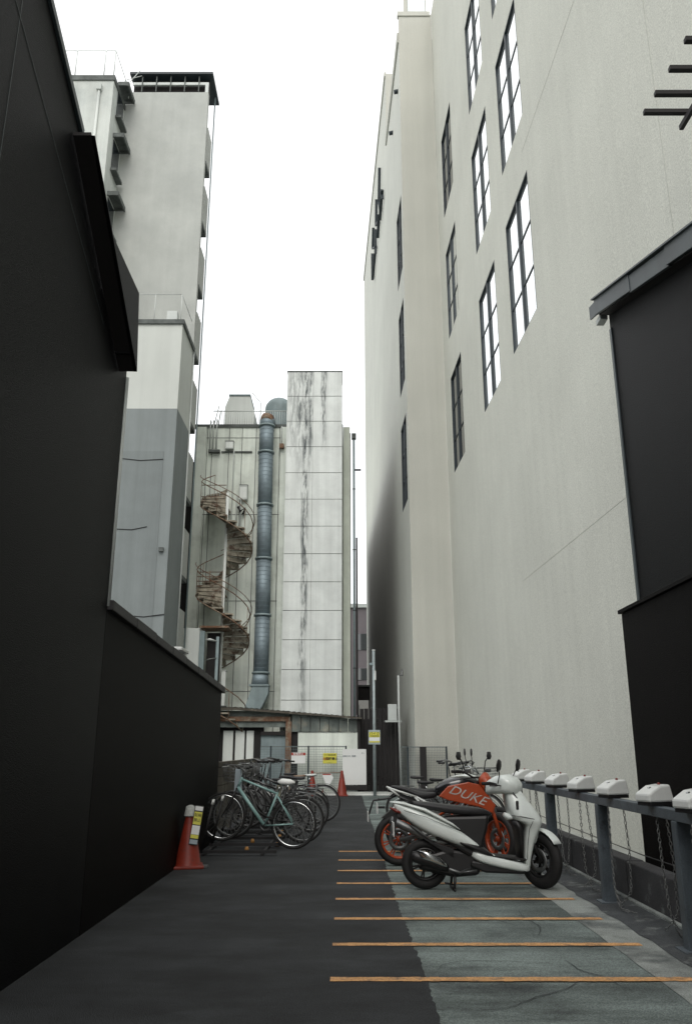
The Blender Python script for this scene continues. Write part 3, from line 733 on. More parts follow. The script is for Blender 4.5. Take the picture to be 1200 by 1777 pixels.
p = AY(420, 880, CY-.1); MB().tube([(p[0]-.15, CY-.15, p[1]), (p[0]-.05, CY-.2, p[1]-.2), (p[0]+.12, CY-.15, p[1]-.05), (p[0]+.05, CY-.15, p[1]-.3)], .05, 6).build('valve', M['dark'], cp)

# ------------------------------------------------------------------ spiral stair
st = thing('spiral_stair', 'rusty external spiral stair winding round a pale column against the service building', 'stair')
SCY = 28.75
scx = AY(389, 1000, SCY)[0]; RO = .98
def spz(th): return 10.15-3.35*(th-math.pi)/(2*math.pi)
MB().tube([(scx, SCY, .3), (scx, SCY, 10.6)], .055, 12).build('column', M['concrete_pale'], st)
nst = 17; dth = 2*math.pi/nst
outer = []
k = 0; th = math.pi*.72
while spz(th) > .4:
    z = spz(th)
    a0, a1 = th, th+dth*1.08
    pts = [(math.cos(a0)*.07, math.sin(a0)*.07)]+[(math.cos(a)*RO, math.sin(a)*RO) for a in (a0, (a0+a1)/2, a1)]+[(math.cos(a1)*.07, math.sin(a1)*.07)]
    t_ = MB(); t_.prism([(scx+x, SCY+y) for x, y in pts], 'Z', z, z+.05)
    for a in (a0, a1-.02):   # folded edges of the tread pan
        t_.bar((scx+math.cos(a)*.07, SCY+math.sin(a)*.07, z-.01), (scx+math.cos(a)*RO, SCY+math.sin(a)*RO, z-.01), .012, .05)
    t_.bar((scx+math.cos(a0)*.07, SCY+math.sin(a0)*.07, z+.09), (scx+math.cos(a0)*RO, SCY+math.sin(a0)*RO, z+.09), .012, .12)
    to_ = t_.build('tread', M['tread'], st)
    MB().bar((scx+math.cos(a1)*.08, SCY+math.sin(a1)*.08, z-.005), (scx+math.cos(a1)*RO, SCY+math.sin(a1)*RO, z-.005), .03, .04).build('nosing', M['tread'], to_)
    outer.append((scx+math.cos(th)*RO, SCY+math.sin(th)*RO, z)); th += dth; k += 1
MB().tube([(p[0], p[1], p[2]-.0) for p in outer], .022, 6).build('stringer', M['rust'], st)
MB().tube([(p[0], p[1], p[2]+.95) for p in outer], .018, 6).build('handrail', M['rust'], st)
for i, p in enumerate(outer):
    if i % 3 == 0: MB().tube([p, (p[0], p[1], p[2]+.95)], .011, 5).build('baluster', M['rust'], st)
# landings on the left with barred railings
for kk in range(2):
    z = spz(math.pi+2*math.pi*kk)-.15+.1; thc = math.pi
    xa_ = scx-RO-.02; xb_ = scx-.08
    ld = MB().box(xa_, xb_, SCY+.15, CY-.02, z+.15, z+.19).build('landing', M['rust'], st)
    if kk == 0:
        for q in range(9): xx = xa_+.03+(xb_-xa_-.04)*q/8; MB().tube([(xx, SCY+.12, z+.17), (xx, SCY+.12, z+.85)], .011, 4).build('bar', M['palemetal'], ld)
        for q in (.4, .85): MB().tube([(xa_, SCY+.12, z+q), (xb_, SCY+.12, z+q)], .016, 5).build('rail', M['rust'], ld)
    else:
        for q in (.35, .52, .69, .86): MB().tube([(xa_, SCY+.12, z+q), (xb_, SCY+.12, z+q)], .016, 5).build('rail', M['rust'], ld)
        for q in (0, .5, 1): xx = xa_+(xb_-xa_)*q; MB().tube([(xx, SCY+.12, z+.17), (xx, SCY+.12, z+.9)], .018, 5).build('bar', M['rust'], ld)
# broad curved guard outside the flights
for kk in range(2):
    g_ = [(scx+math.cos(a)*(RO+.06), SCY+math.sin(a)*(RO+.06), spz(a+2*math.pi*kk)+1.15) for a in [math.pi+i*math.pi*1.6/24 for i in range(25)]]
    MB().tube(g_, .014, 5).build('guard_rail', M['rust'], st)

# black panels for the shade in the slot between annex and service building
dg = thing('gap_shade_panels', 'black panels standing for the deep shade in the slot between the annex and service building', 'wall')
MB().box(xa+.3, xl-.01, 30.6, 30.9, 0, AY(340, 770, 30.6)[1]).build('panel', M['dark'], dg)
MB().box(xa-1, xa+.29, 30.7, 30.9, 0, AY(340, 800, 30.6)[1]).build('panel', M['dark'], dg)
# small hut, doorway and floodlights at the foot of the stair
hu = thing('yard_hut', 'small grey block hut with an open black doorway left of the spiral stair', 'hut')
HY = 27.8
a = AY(312, 1090, HY); b_ = AY(347, 1090, HY); c_ = AY(356, 1095, HY); d_ = AY(392, 1090, HY)
MB().box(a[0], b_[0], HY, HY+2, 0, a[1]).build('wall', M['concrete_pale'], hu, .01)
MB().box(b_[0]+.01, c_[0], HY-.05, HY+.1, 0, c_[1]).build('door_leaf', M['bluegrey'], hu, .01)
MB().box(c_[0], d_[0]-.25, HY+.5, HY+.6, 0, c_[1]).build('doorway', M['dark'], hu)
MB().box(b_[0], d_[0]+.1, HY-.1, HY+.9, a[1]+.001, a[1]+.07).build('roof', M['rust'], hu)
fp = thing('floodlight_post', 'blue grey post carrying two white floodlights in front of the black doorway', 'lamp post')
p = AY(378, 1105, HY-.3)
MB().tube([(p[0], HY-.3, 0), (p[0], HY-.3, p[1])], .055, 8).build('post', M['bluegrey'], fp)
for py, s_ in ((1113, 1), (1142, -1)):
    q = AY(378, py, HY-.3)
    MB().loft([((q[0]-.05, HY-.32, q[1]), .05, .05, 0), ((q[0]-.2, HY-.36, q[1]+.03*s_), .09, .07, .3), ((q[0]-.33, HY-.4, q[1]+.06*s_), .10, .10, .3)], 10).build('lamp', M['whiteplastic'], fp)
p = AY(388, 1165, 28.5)
cpst = thing('white_post', 'plain white post rising from the shed roof behind the end of the black side wall', 'post')
MB().box(p[0]-.07, p[0]+.08, 28.45, 28.6, 2.84, p[1]).build('shaft', M['concrete_pale'], cpst, .008)
MB().box(p[0]-.12, p[0]+.13, 28.4, 28.65, 2.76, 2.839).build('base', M['ledge'], cpst)
MB().box(p[0]-.09, p[0]+.10, 28.43, 28.62, p[1]+.001, p[1]+.04).build('cap', M['palemetal'], cpst)
# white lamp on the coping
cm = thing('wall_lamp', 'white lamp bracket mounted on top of the low black wall', 'lamp')
yy, z = L(300, 1128, -2.3)
MB().box(-2.42, -2.18, yy, yy+.5, z-.0, z+.045).build('hood', M['whiteplastic'], cm, .01)
MB().box(-2.25, -2.2, yy+.35, yy+.45, z-.35, z).build('bracket', M['whiteplastic'], cm)

# ================================================================== SHED across the back
sd_ = thing('lean_to_shed', 'long low lean-to shed with rusty frame and dirty roof at the end of lot', 'shed')
HY2 = 28.1
def S(px, py, Y=HY2): return AY(px, py, Y)
z0l = S(380, 1228)[1]; z0r = S(622, 1245)[1]; xl_ = S(350, 1228)[0]; xr_ = S(622, 1245)[0]; xmid = S(505, 1234)[0]; zmid = S(505, 1232)[1]
m = MB()   # corrugated roof
nn = 60
for k in range(nn):
    xA = xl_+(xr_+.1-xl_)*k/nn; xB = xl_+(xr_+.1-xl_)*(k+1)/nn; h_ = .02 if k % 2 else 0
    fz = lambda x: z0l if x < xmid-1.8 else z0l+(z0r-z0l)*(x-(xmid-1.8))/(xr_-(xmid-1.8))
    m.add([(xA, HY2-.25, fz(xA)+h_), (xB, HY2-.25, fz(xB)+.02-h_), (xB, SY-.02, fz(xB)+.05-h_), (xA, SY-.02, fz(xA)+.03+h_)], [(0, 1, 2, 3)])
m.build('roof_sheet', M['corrugated'], sd_)
m = MB(); m.prism([(xl_, fz(xl_)-.09), (xmid-1.8, fz(xmid-1.8)-.09), (xr_+.1, fz(xr_+.1)-.05), (xr_+.1, fz(xr_+.1)), (xmid-1.8, fz(xmid-1.8)-.01), (xl_, fz(xl_)-.01)], 'Y', HY2-.27, HY2-.2); m.build('eave_board', M['wood'], sd_)
m = MB(); zf = S(400, 1252)[1]; m.box(xl_, S(504, 1252)[0], HY2-.04, HY2+.04, zf, zf+.16); m.build('rusty_beam', M['rust'], sd_, .01)
m = MB(); zf0 = S(400, 1262)[1]; m.box(xl_, S(500, 1252)[0], HY2+.05, HY2+.1, zf0, z0l-.1); m.build('fascia_panel', M['corrugated'], sd_)
m = MB(); a = S(495, 1300); b_ = S(505, 1300); m.box(a[0], b_[0], HY2-.06, HY2+.06, .06, zf); m.build('rusty_post', M['rust'], sd_, .01)
# left: dark back with pale shutters
zt2 = S(400, 1264)[1]
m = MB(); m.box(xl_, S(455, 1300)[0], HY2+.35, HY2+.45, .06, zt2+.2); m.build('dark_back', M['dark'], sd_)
for (p0, p1) in ((388, 403), (409, 423), (428, 439)):
    a = S(p0, 1268, HY2+.3); b_ = S(p1, 1322, HY2+.3)
    MB().box(a[0], b_[0], HY2+.28, HY2+.33, .3, a[1]).build('shutter', M['concrete_pale'], sd_, .006)
a = S(453, 1276, HY2+.2); b_ = S(495, 1276, HY2+.2)
dr = MB().box(a[0], b_[0], HY2+.2, HY2+.26, .06, a[1]).build('door', M['bluegrey'], sd_)
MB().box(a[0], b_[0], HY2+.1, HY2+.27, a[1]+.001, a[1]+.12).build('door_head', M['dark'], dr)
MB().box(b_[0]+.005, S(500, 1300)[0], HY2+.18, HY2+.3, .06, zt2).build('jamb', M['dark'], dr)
# right: upper translucent band and pale wall
a = S(505, 1300); b_ = S(620, 1300)
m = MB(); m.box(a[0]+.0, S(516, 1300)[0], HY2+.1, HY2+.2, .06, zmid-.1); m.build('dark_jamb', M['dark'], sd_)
zb1 = S(560, 1271)[1]
nb = 7
for k in range(nb):
    xA = a[0]+(b_[0]-a[0])*k/nb; xB = a[0]+(b_[0]-a[0])*(k+1)/nb
    MB().prism([(xA+.01, zb1+.02), (xB-.01, zb1+.02), (xB-.01, fz(xB)-.06), (xA+.01, fz(xA)-.06)], 'Y', HY2-.02, HY2).build('translucent_sheet', M['corrugated'], sd_)
MB().box(S(516, 1300)[0]+.01, b_[0], HY2+.02, HY2+.12, .06, zb1).build('pale_wall', M['centrewall'], sd_)
MB().box(b_[0]+.002, b_[0]+.09, HY2-.1, HY2+.9, .06, fz(b_[0])-.06).build('end_post', M['dark'], sd_)

# dark gate and hedge right of the shed
gt = thing('dark_gate', 'tall black board gate in the gap between shed and beige wing', 'gate')
xa2, xb2 = S(624, 1300, 28.6)[0], S(694, 1300, 28.6)[0]
nb = 9
for k in range(nb):
    w_ = (xb2-xa2)/nb
    MB().box(xa2+w_*k+.008, xa2+w_*(k+1)-.008, 28.6+random.uniform(0, .01), 28.64, .06, 2.75+random.uniform(-.02, .02)).build('board', M['dark'], gt)
MB().box(xa2, xb2, 28.66, 28.72, 2.3, 2.4).build('rail', M['dark'], gt)
# block added deep in the gap to keep light off the wing foot
nb_ = thing('gap_light_block', 'black block added to shut light out of the narrow gap behind the gate', 'building')
MB().box(.62, 1.28, 44.0, 46, 0, 4.6).build('wall', M['dark'], nb_)
MB().box(.66, 1.2, 43.9, 43.99, 2.9, 3.9).build('window', M['glass_dark'], nb_)
MB().box(.60, 1.28, 43.9, 46, 4.61, 4.7).build('roof', M['ledge'], nb_)
MB().box(-6, 2.4, 33, 60, .07, .12).build('gap_shade_floor', M['dark'])['kind'] = 'structure'  # floor coloured black to cut bounced light and deepen the gap's shade
# far purple-grey building seen in the slot
fb = thing('far_building', 'distant dull mauve building seen through the narrow slot of sky', 'building')
FY = 62
a = AY(612, 1055, FY); b_ = AY(640, 1055, FY)
MB().box(a[0]-3, b_[0]+1, FY, FY+8, 0, a[1]).build('wall', M['farwall'], fb)
MB().box(a[0]-3.1, b_[0]+1.1, FY-.2, FY+8, a[1]+.01, a[1]+.3).build('roof_edge', M['palemetal'], fb)
for py0, py1 in ((1100, 1128), (1160, 1180)):
    q = AY(618, py1, FY-.01); r_ = AY(640, py0, FY-.01); MB().box(q[0], r_[0], FY-.06, FY-.01, q[1], r_[1]).build('window', M['glass_dark'], fb)

# ================================================================== MESH FENCES
def mesh_fence(name, label, x0, x1, Y, z0, z1, step, posts, thick_post=None):
    t = thing(name, label, 'fence')
    mm = MB(); x = x0
    while x <= x1: mm.bar((x, Y, z0), (x, Y, z1), .006, .006); x += step
    z = z0
    while z <= z1: mm.bar((x0, Y+.006, z), (x1, Y+.006, z), .006, .006); z += step*1.5
    mm.build('wire_mesh', M['mesh'], t)
    for p in posts: MB().box(p-.025, p+.025, Y-.03, Y+.03, .0, z1+.03).build('post', M['frame_dark'], t)
    if thick_post: MB().box(thick_post-.1, thick_post+.1, Y-.12, Y-.035, 0, z1+.02).build('board_post', M['dark'], t)
    MB().box(x0, x1, Y-.012, Y+.018, z1, z1+.025).build('top_rail', M['mesh'], t)
mesh_fence('mesh_fence', 'fine wire mesh fence in front of the shed carrying the notices', S(455, 1300)[0], S(600, 1300)[0], 27.55, .12, AY(560, 1296, 27.55)[1], .05,
           [AY(px, 1300, 27.55)[0] for px in (470, 535, 600)])
mesh_fence('mesh_fence', 'wire mesh fence with a broad black post against the beige wing wall', AY(694, 1300, 26.3)[0], AY(775, 1300, 26.3)[0], 26.3, .1, AY(740, 1297, 26.3)[1], .05,
           [AY(px, 1300, 26.3)[0] for px in (707, 774)], AY(733, 1300, 26.3)[0])

# ================================================================== SIGNS
def sign(name, label, px0, py0, px1, py1, Y, base_m, hdr=None, lines=(), foot=None):
    a = AY(px0, py1, Y); b_ = AY(px1, py0, Y); w = b_[0]-a[0]; h = b_[1]-a[1]
    t = thing(name, label, 'sign', ((a[0]+b_[0])/2, Y, a[1]))
    MB().box(-w/2, w/2, -.01, 0, 0, h).build('plate', M[base_m], t, .006)
    if hdr: MB().box(-w/2+.003, w/2-.003, -.014, -.0105, h*(1-hdr[1]), h-.004).build('header_band', M[hdr[0]], t)
    for (s_, zf_, sz, mm, bold, xo) in lines:
        text_mesh('lettering', s_, sz, M[mm], t, (xo*w, -.0165, zf_*h), bold=bold)
    return t
sign('notice_board', 'white notice with a red header band hung on the mesh fence', 505, 1306, 530, 1325, 27.5, 'signwhite', ('signred', .25), [('駐輪禁止', .88, .085, 'signwhite', .001, 0), ('', .4, .05, 'greyink', 0, 0)])
sign('notice_board', 'yellow notice with black and red lettering hung on the mesh fence', 560, 1307, 584, 1325, 27.5, 'signyellow', None, [('バイク専用駐車場', .82, .048, 'ink', .0004, 0), ('出口', .45, .10, 'signred', .002, -.29), ('駐輪禁止', .45, .10, 'ink', .002, .14), ('ここに置かないで', .12, .03, 'greyink', 0, 0)])
wb = sign('standing_board', 'large blank white board with small print standing left of the grey pole', 594, 1300, 635, 1362, 27.45, 'signwhite', None, [('お知らせ  駐輪', .80, .065, 'greyink', .001, -.22), ('P.1', .88, .07, 'greyink', .001, .36)])
MB().box(-.42, .42, -.2, .25, -.16, -.02).build('base', M['dark'], wb, .01)
MB().box(-.02, .02, .0, .04, -.05, .9).build('back_strut', M['dark'], wb)
# grey pole with yellow sign
pl = thing('sign_pole', 'tall grey pole with a small yellow and white sign at the back kerb', 'pole', (G(647, 1376)[0], 26.9, 0))
zt = AY(646, 1128, 26.9)[1]
MB().tube([(0, 0, 0), (0, 0, zt)], .05, 10).build('pole', M['pole'], pl)
MB().lathe([(0, zt+.02), (.055, zt+.01), (.055, zt-.03)], (0, 0, 0), 'Z', 12).build('cap', M['palemetal'], pl)
MB().box(-.14, -.02, -.05, .05, zt-.5, zt-.42).build('clamp', M['bluegrey'], pl)
MB().box(.02, .07, -.06, .03, AY(647, 1175, 26.9)[1]-.1, AY(647, 1175, 26.9)[1]+.2).build('tape', M['whiteplastic'], pl)
za1, zb1_ = AY(647, 1292, 26.9)[1], AY(647, 1267, 26.9)[1]; h = zb1_-za1
MB().box(-.19, .19, -.075, -.06, za1, zb1_).build('sign_plate', M['pole'], pl, .004)
s1_ = MB().box(-.17, .17, -.082, -.0755, za1+h*.50, za1+h*.86).build('yellow_panel', M['signyellow'], pl)
text_mesh('lettering', 'バイク', .11, M['ink'], s1_, (0, -.0835, za1+h*.74), bold=.001); text_mesh('lettering', '月極駐車場', .058, M['ink'], s1_, (0, -.0835, za1+h*.58))
MB().box(-.17, .17, -.082, -.0755, za1+h*.24, za1+h*.49).build('white_panel', M['signwhite'], pl)
MB().box(-.17, .17, -.082, -.0755, za1+h*.14, za1+h*.23).build('yellow_strip', M['signyellow'], pl)
# meter panel and thin pipe on the wing
mb_ = thing('switch_box', 'pale grey switch box on the dark foot of the beige wing', 'box')
a = AY(673, 1250, 27.9); b_ = AY(688, 1222, 27.9)
MB().box(a[0], b_[0], 27.9, 28.1, a[1], b_[1]).build('housing', M['palemetal'], mb_, .01)
MB().box(a[0]-.1, b_[0]+.15, 27.85, 28.3, a[1]-.06, a[1]-.005).build('shelf', M['palemetal'], mb_)
MB().box(a[0]+.05, a[0]+.1, 28.11, 28.6, a[1], a[1]+.1).build('bracket', M['dark'], mb_)
tp = thing('vent_pipe', 'thin pale vent pipe rising beside the switch box', 'pipe')
a = AY(692, 1250, 27.6); b_ = AY(692, 1172, 27.6)
MB().tube([(a[0]+.03, 27.6, .1), (a[0], 27.6, a[1]), (a[0], 27.6, b_[1])], .035, 8).build('pipe', M['palemetal'], tp)
MB().tube([(a[0]+.03, 27.6, b_[1]), (a[0]+.13, 27.6, b_[1]), (a[0]+.13, 27.6, b_[1]+.2)], .03, 6).build('elbow', M['dullmetal'], tp)

# ================================================================== CONES
def cone(label, x, y, h=.7, m_='cone', rz=0, sleeve=False, tape=False, dark=False):
    t = thing('traffic_cone', label, 'cone', (x, y, 0), rz, 'red traffic cones')
    prof = [(.17, .035), (.155, .06), (.04, h-.03), (.032, h), (.0, h)]
    MB().lathe(prof, (0, 0, 0), 'Z', 24).build('body', M[m_], t)
    MB().box(-.19, .19, -.19, .19, .0, .035).build('base', M[m_], t, .01)
    return t
c1_ = cone('dull red cone with a white and yellow sleeve sign at the black wall', -1.955, 10.8, .70, 'cone', R(12))
MB().lathe([(.075, .60), (.055, .71), (.02, .73)], (0, 0, 0), 'Z', 20).build('white_cap', M['concrete'], c1_)
sg = thing('cone_sign', 'small hanging sign with yellow and white panels leaning on the red cone', 'sign', (-1.885, 10.70, .27), R(-18))
sg.rotation_euler = (R(-9), R(8), R(12))
MB().box(-.055, .055, -.012, .0, .0, .46).build('plate', M['black'], sg, .004)
for (a, b_, mm) in ((.40, .45, 'signwhite'), (.235, .385, 'signyellow'), (.12, .225, 'signwhite'), (.075, .125-.008, 'signyellow'), (.01, .06, 'bluecloth')):
    p_ = MB().box(-.048, .048, -.017, -.0125, a, b_).build('print_panel', M[mm], sg)
text_mesh('lettering', '駐輪', .045, M['ink'], sg, (0, -.0185, .345)); text_mesh('lettering', '禁止', .045, M['ink'], sg, (0, -.0185, .285))
x, y = G(593, 1381); cone('bright red cone holding one end of the barrier bar before the white board', x, 26.75, .76)
x2, _ = AY(541, 1380, 26.85); cone('red cone half hidden behind the bicycles at the left end of bar', x2, 26.85, .76)
br = thing('cone_bar', 'thin striped bar laid between the two far cones with a paper tag', 'barrier')
zb2 = .68
MB().tube([(x2, 26.85, zb2), (x, 26.75, zb2+.02)], .014, 6).build('bar', M['rust'], br)
a = (AY(565, 1345, 26.8)[0]); tgp = MB().prism([(a-.12, zb2-.02), (a+.18, zb2-.02), (a+.24, zb2-.14), (a+.12, zb2-.36), (a, zb2-.33)], 'Y', 26.76, 26.77).build('paper_tag', M['signwhite'], br)
MB().box(a-.1, a+.16, 26.752, 26.758, zb2-.05, zb2-.02).build('red_strip', M['signred'], tgp)

# ================================================================== RAIL WITH LOCK UNITS
RX = 2.50
rail = thing('steel_rail', 'blue grey steel rail on square posts along the right side of stalls', 'railing')
MB().box(RX-.05, RX+.05, 2.6, 13.4, .885, .965).build('top_rail', M['railblue'], rail, .006)
for yp in (4.5, 6.45, 8.4, 10.5, 12.4):
    MB().box(RX-.055, RX+.055, yp-.05, yp+.05, .0, .884).build('post', M['railblue'], rail, .006)
    MB().box(RX-.10, RX+.10, yp-.10, yp+.10, .0, .02).build('foot_plate', M['railblue'], rail, .004)
# lower rusty cable behind
MB().tube([(RX+.22, 3, .50), (RX+.22, 8, .47), (RX+.22, 13, .52)], .005, 5).build('cable', M['black'], rail)
lk_m = {}
def chain_mesh(pts):
    mm = MB(); P = [Vector(p) for p in pts]
    L_ = []; step = .032
    # resample
    cur = P[0]; i = 0; acc = [cur.copy()]
    for a, b_ in zip(P[:-1], P[1:]):
        d = b_-a; n_ = max(1, int(d.length/step))
        for k in range(1, n_+1): acc.append(a+d*k/n_)
    for k in range(len(acc)-1):
        c = (acc[k]+acc[k+1])/2; d = (acc[k+1]-acc[k]).normalized(); q = d.orthogonal().normalized()
        q = Matrix.Rotation(math.pi/2*(k % 2), 3, d) @ q
        r0, l0 = .008, .014
        ring = []
        for j in range(8):
            an_ = 2*math.pi*j/8; ring.append(c+d*math.cos(an_)*(l0+.006)+q*math.sin(an_)*r0*1.3)
        mm.tube(ring, .0038, 4, closed=True)
    return mm
def lock_unit(idx, yp):
    names = ['closest to the camera, cut by the right edge', 'second from the camera', 'third from the camera', 'fourth from the camera', 'fifth from the camera', 'sixth from the camera', 'farthest in view behind the scooter mirror']
    t = thing('lock_unit', 'white hooded motorcycle lock on the rail, '+names[idx], 'parking lock', (RX, yp, .967), R(22), 'white chain locks along the steel rail')
    if 'hood' not in lk_m:
        W_ = .165   # hood: long along X (towards the lane), seen three-quarter
        secs = []
        m = MB()
        prof = [(-.20, .03), (-.185, .085), (.02, .150), (.15, .155), (.165, .03)]
        for x in prof: pass
        P = []
        for (hy, inset) in ((-.115, .0), (-.09, .012), (.09, .012), (.115, .0)):
            pass
        m.prism([(-.135, .028), (-.132, .092), (-.02, .150), (.09, .163), (.125, .028)], 'Y', -.085, .085)
        lk_m['hood'] = m.build('hood', M['whiteplastic'], t, .015)
        lk_m['base'] = MB().box(-.12, .115, -.075, .075, .0, .027).build('base_plate', M['black'], t, .004)
        lk_m['lamp'] = MB().lathe([(.012, 0), (.012, .010), (.007, .016), (0, .018)], (.05, 0, .158), 'Z', 10).build('red_lamp', M['redlamp'], t)
        lk_m['knob'] = MB().box(-.06, -.035, -.015, .015, .125, .142).build('key_slot', M['chrome'], t, .006)
        lk_m['chains'] = [chain_mesh([(-.07, -.02, -.08), (-.08, -.03, -.4), (-.085, -.05, -.75), (-.06, -.1, -.93), (.05, -.2, -.955)]).build('chain', M['chain'], t),
                          chain_mesh([(.09, .03, -.10), (.10, .0, -.45), (.07, -.04, -.80), (.0, .06, -.93)]).build('chain', M['chain'], t)]
    else:
        for k in ('hood', 'base', 'lamp', 'knob'): inst(lk_m[k], t)
        c = inst(lk_m['chains'][0], t); c.rotation_euler = (0, 0, random.uniform(-.9, .9))
        c = inst(lk_m['chains'][1], t); c.rotation_euler = (0, 0, random.uniform(-.9, .9))
for i, px in enumerate((1199, 1132, 1061, 1007, 966, 929, 905)):
    yp = RX*1400/(px-600)*1.052
    lock_unit(i, yp)

# dark kerb wall
kw = thing('kerb_wall', 'knee-high dark stained concrete kerb wall behind the steel rail', 'wall')
yy = 2.5
while yy < 24:
    MB().box(2.72, 2.90, yy+.006, yy+1.99, -.05, .36+random.uniform(-.004, .004)).build('kerb_block', M['concdark'], kw, .012); yy += 2.0
MB().box(2.665, 2.715, 2.5, 24, -.02, .05).build('footing', M['gutter'], kw, .01)

# ================================================================== VEHICLES
def wheel(parent, c, Rw, tw_, rim_m='dullmetal', spokes=5, rot=None, disc=True, kind='cast', rim_r=None):
    """wheel in the local xz plane, axle along y"""
    w = bpy.data.objects.new('wheel', None); COL.objects.link(w); w.parent = parent; w.location = c; w.empty_display_size = .05
    if rot is not None: w.rotation_euler = rot
    rr = rim_r or Rw*.62
    sw = Rw-rr
    prof = [(rr, -tw_*.42), (rr+sw*.5, -tw_*.52), (Rw-sw*.15, -tw_*.42), (Rw, -tw_*.15), (Rw, tw_*.15), (Rw-sw*.15, tw_*.42), (rr+sw*.5, tw_*.52), (rr, tw_*.42)]
    MB().lathe(prof, (0, 0, 0), 'Y', 40, True).build('tyre', M['rubber'], w)
    rp = [(rr-.02, -tw_*.36), (rr+.005, -tw_*.44), (rr+.005, tw_*.44), (rr-.02, tw_*.36)]
    m = MB().lathe(rp, (0, 0, 0), 'Y', 40, True); m.lathe([(0, -.05), (.035, -.05), (.035, .05), (0, .05)], (0, 0, 0), 'Y', 14)
    m.build('rim', M[rim_m], w)
    m = MB()
    for k in range(spokes):
        a = 2*math.pi*k/spokes+.3
        for da in (-.10, .10):
            m.bar((math.cos(a)*.03, 0, math.sin(a)*.03), (math.cos(a+da)*(rr-.01), 0, math.sin(a+da)*(rr-.01)), .016, .02, (0, 1, 0))
    m.build('spokes', M[rim_m], w)
    if disc: MB().lathe([(Rw*.26, -.045), (Rw*.44, -.045), (Rw*.44, -.04), (Rw*.26, -.04)], (0, 0, 0), 'Y', 24, True).build('brake_disc', M['dullmetal'], w)
    return w

# ---- white scooter (x forward, right side facing -y)
scr = thing('scooter', 'pale silver scooter parked across the orange lines, front wheel turned to the rail', 'scooter', (.83, 9.2, 0), R(1))
wheel(scr, (0, 0, .245), .245, .10, 'black', 6, rim_r=.155, disc=False)
fw = wheel(scr, (1.225, 0, .28), .28, .09, 'black', 6, rot=(R(0), R(0), R(-56)), rim_r=.17)
# tail bodywork
tb = [((-.33, .835), .03, .018, R(95)), ((-.27, .79), .075, .060, R(100)), ((-.12, .71), .125, .115, R(105)), ((.06, .635), .155, .135, R(108)), ((.24, .565), .17, .14, R(112)), ((.40, .50), .168, .125, R(118)), ((.52, .435), .160, .095, R(122)), ((.60, .40), .145, .05, R(125))]
MB().loft(tb, 20, 3).build('rear_body', M['scooterwhite'], scr, sub=1)
MB().loft([((-.36, .858), .02, .008, R(80)), ((-.22, .845), .10, .018, R(82)), ((0, .785), .155, .022, R(76)), ((.16, .705), .165, .022, R(68)), ((.28, .645), .168, .016, R(64)), ((.36, .595), .165, .006, R(60))], 16, 3).build('side_trim', M['scooterwhite'], scr)
MB().loft([((-.20, .858), .08, .012, R(88)), ((-.05, .838), .12, .030, R(88)), ((.15, .805), .14, .045, R(88)), ((.38, .775), .14, .05, R(90)), ((.58, .765), .115, .045, R(92)), ((.70, .745), .07, .03, R(95)), ((.72, .735), .03, .01, R(95))], 18, 3).build('seat', M['seatblack'], scr, sub=1)
# under-seat column, inner shield
MB().prism([(.20, .72), (.68, .73), (.66, .60), (.60, .42), (.66, .34), (.45, .33), (.25, .45), (.10, .5)], 'Y', -.125, .125).build('under_seat_panel', M['black'], scr, .03)
MB().loft([((.31, .475), .10, .01, R(112), 2), ((.36, .465), .165, .04, R(112), 2), ((.44, .44), .176, .062, R(110), 2), ((.54, .405), .180, .070, R(108), 2), ((.63, .365), .178, .055, R(106), 2), ((.70, .335), .16, .02, R(104), 2)], 18, 2.4).build('lower_side_cover', M['black'], scr)
# engine / swingarm
MB().prism([(-.08, .20), (.0, .33), (.25, .40), (.50, .36), (.62, .28), (.55, .14), (.30, .12), (.10, .16)], 'Y', -.09, .14).build('engine', M['black'], scr, .03)
MB().prism([(-.26, .73), (-.13, .60), (.10, .46), (.30, .40), (.30, .30), (-.02, .50), (-.20, .66)], 'Y', -.09, .09).build('rear_mudguard', M['black'], scr, .015)
MB().loft([((.45, .36), .08, .02, R(106)), ((.50, .34), .15, .05, R(104)), ((.58, .315), .168, .060, R(98)), ((.72, .28), .17, .058, R(96)), ((.88, .245), .168, .055, R(96)), ((1.0, .222), .155, .050, R(96)), ((1.07, .21), .12, .04, R(95)), ((1.10, .205), .06, .02, R(95))], 18, 4).build('floor_panel', M['scooterwhite'], scr, sub=1)
MB().prism([(.48, .29), (1.06, .20), (1.02, .155), (.62, .17), (.46, .23)], 'Y', -.13, .13).build('belly_pan', M['black'], scr, .02)
MB().box(.66, 1.02, -.15, .15, .315, .33).build('floor_mat', M['rubber'], scr, .004, rot=(0, R(5), 0), loc=(0, 0, .065))
# front apron
ap = []
for z, xb, xf, hw_ in ((.19, 1.035, 1.085, .07), (.22, 1.03, 1.10, .09), (.32, 1.035, 1.115, .11), (.45, 1.04, 1.15, .14), (.56, 1.05, 1.195, .17), (.64, 1.045, 1.235, .195), (.665, 1.0, 1.243, .205), (.69, .93, 1.240, .208), (.74, .905, 1.215, .205), (.80, .89, 1.17, .195), (.88, .875, 1.11, .17), (.95, .865, 1.06, .14), (1.01, .87, 1.02, .10), (1.04, .89, .99, .06)):
    ap.append((((xb+xf)/2, z), hw_, (xf-xb)/2, 0))
MB().loft(ap, 24, 3.4).build('front_apron', M['scooterwhite'], scr)
MB().loft([((1.005, .30), .11, .028, R(0)), ((1.01, .45), .14, .03, R(0)), ((1.0, .60), .16, .045, R(0)), ((.96, .68), .16, .05, R(10))], 14, 3).build('inner_shield', M['black'], scr)
MB().loft([((.86, .735), .05, .02, R(60)), ((.90, .71), .10, .04, R(60)), ((.97, .715), .13, .04, R(60))], 12).build('glove_box', M['scooterwhite'], scr)
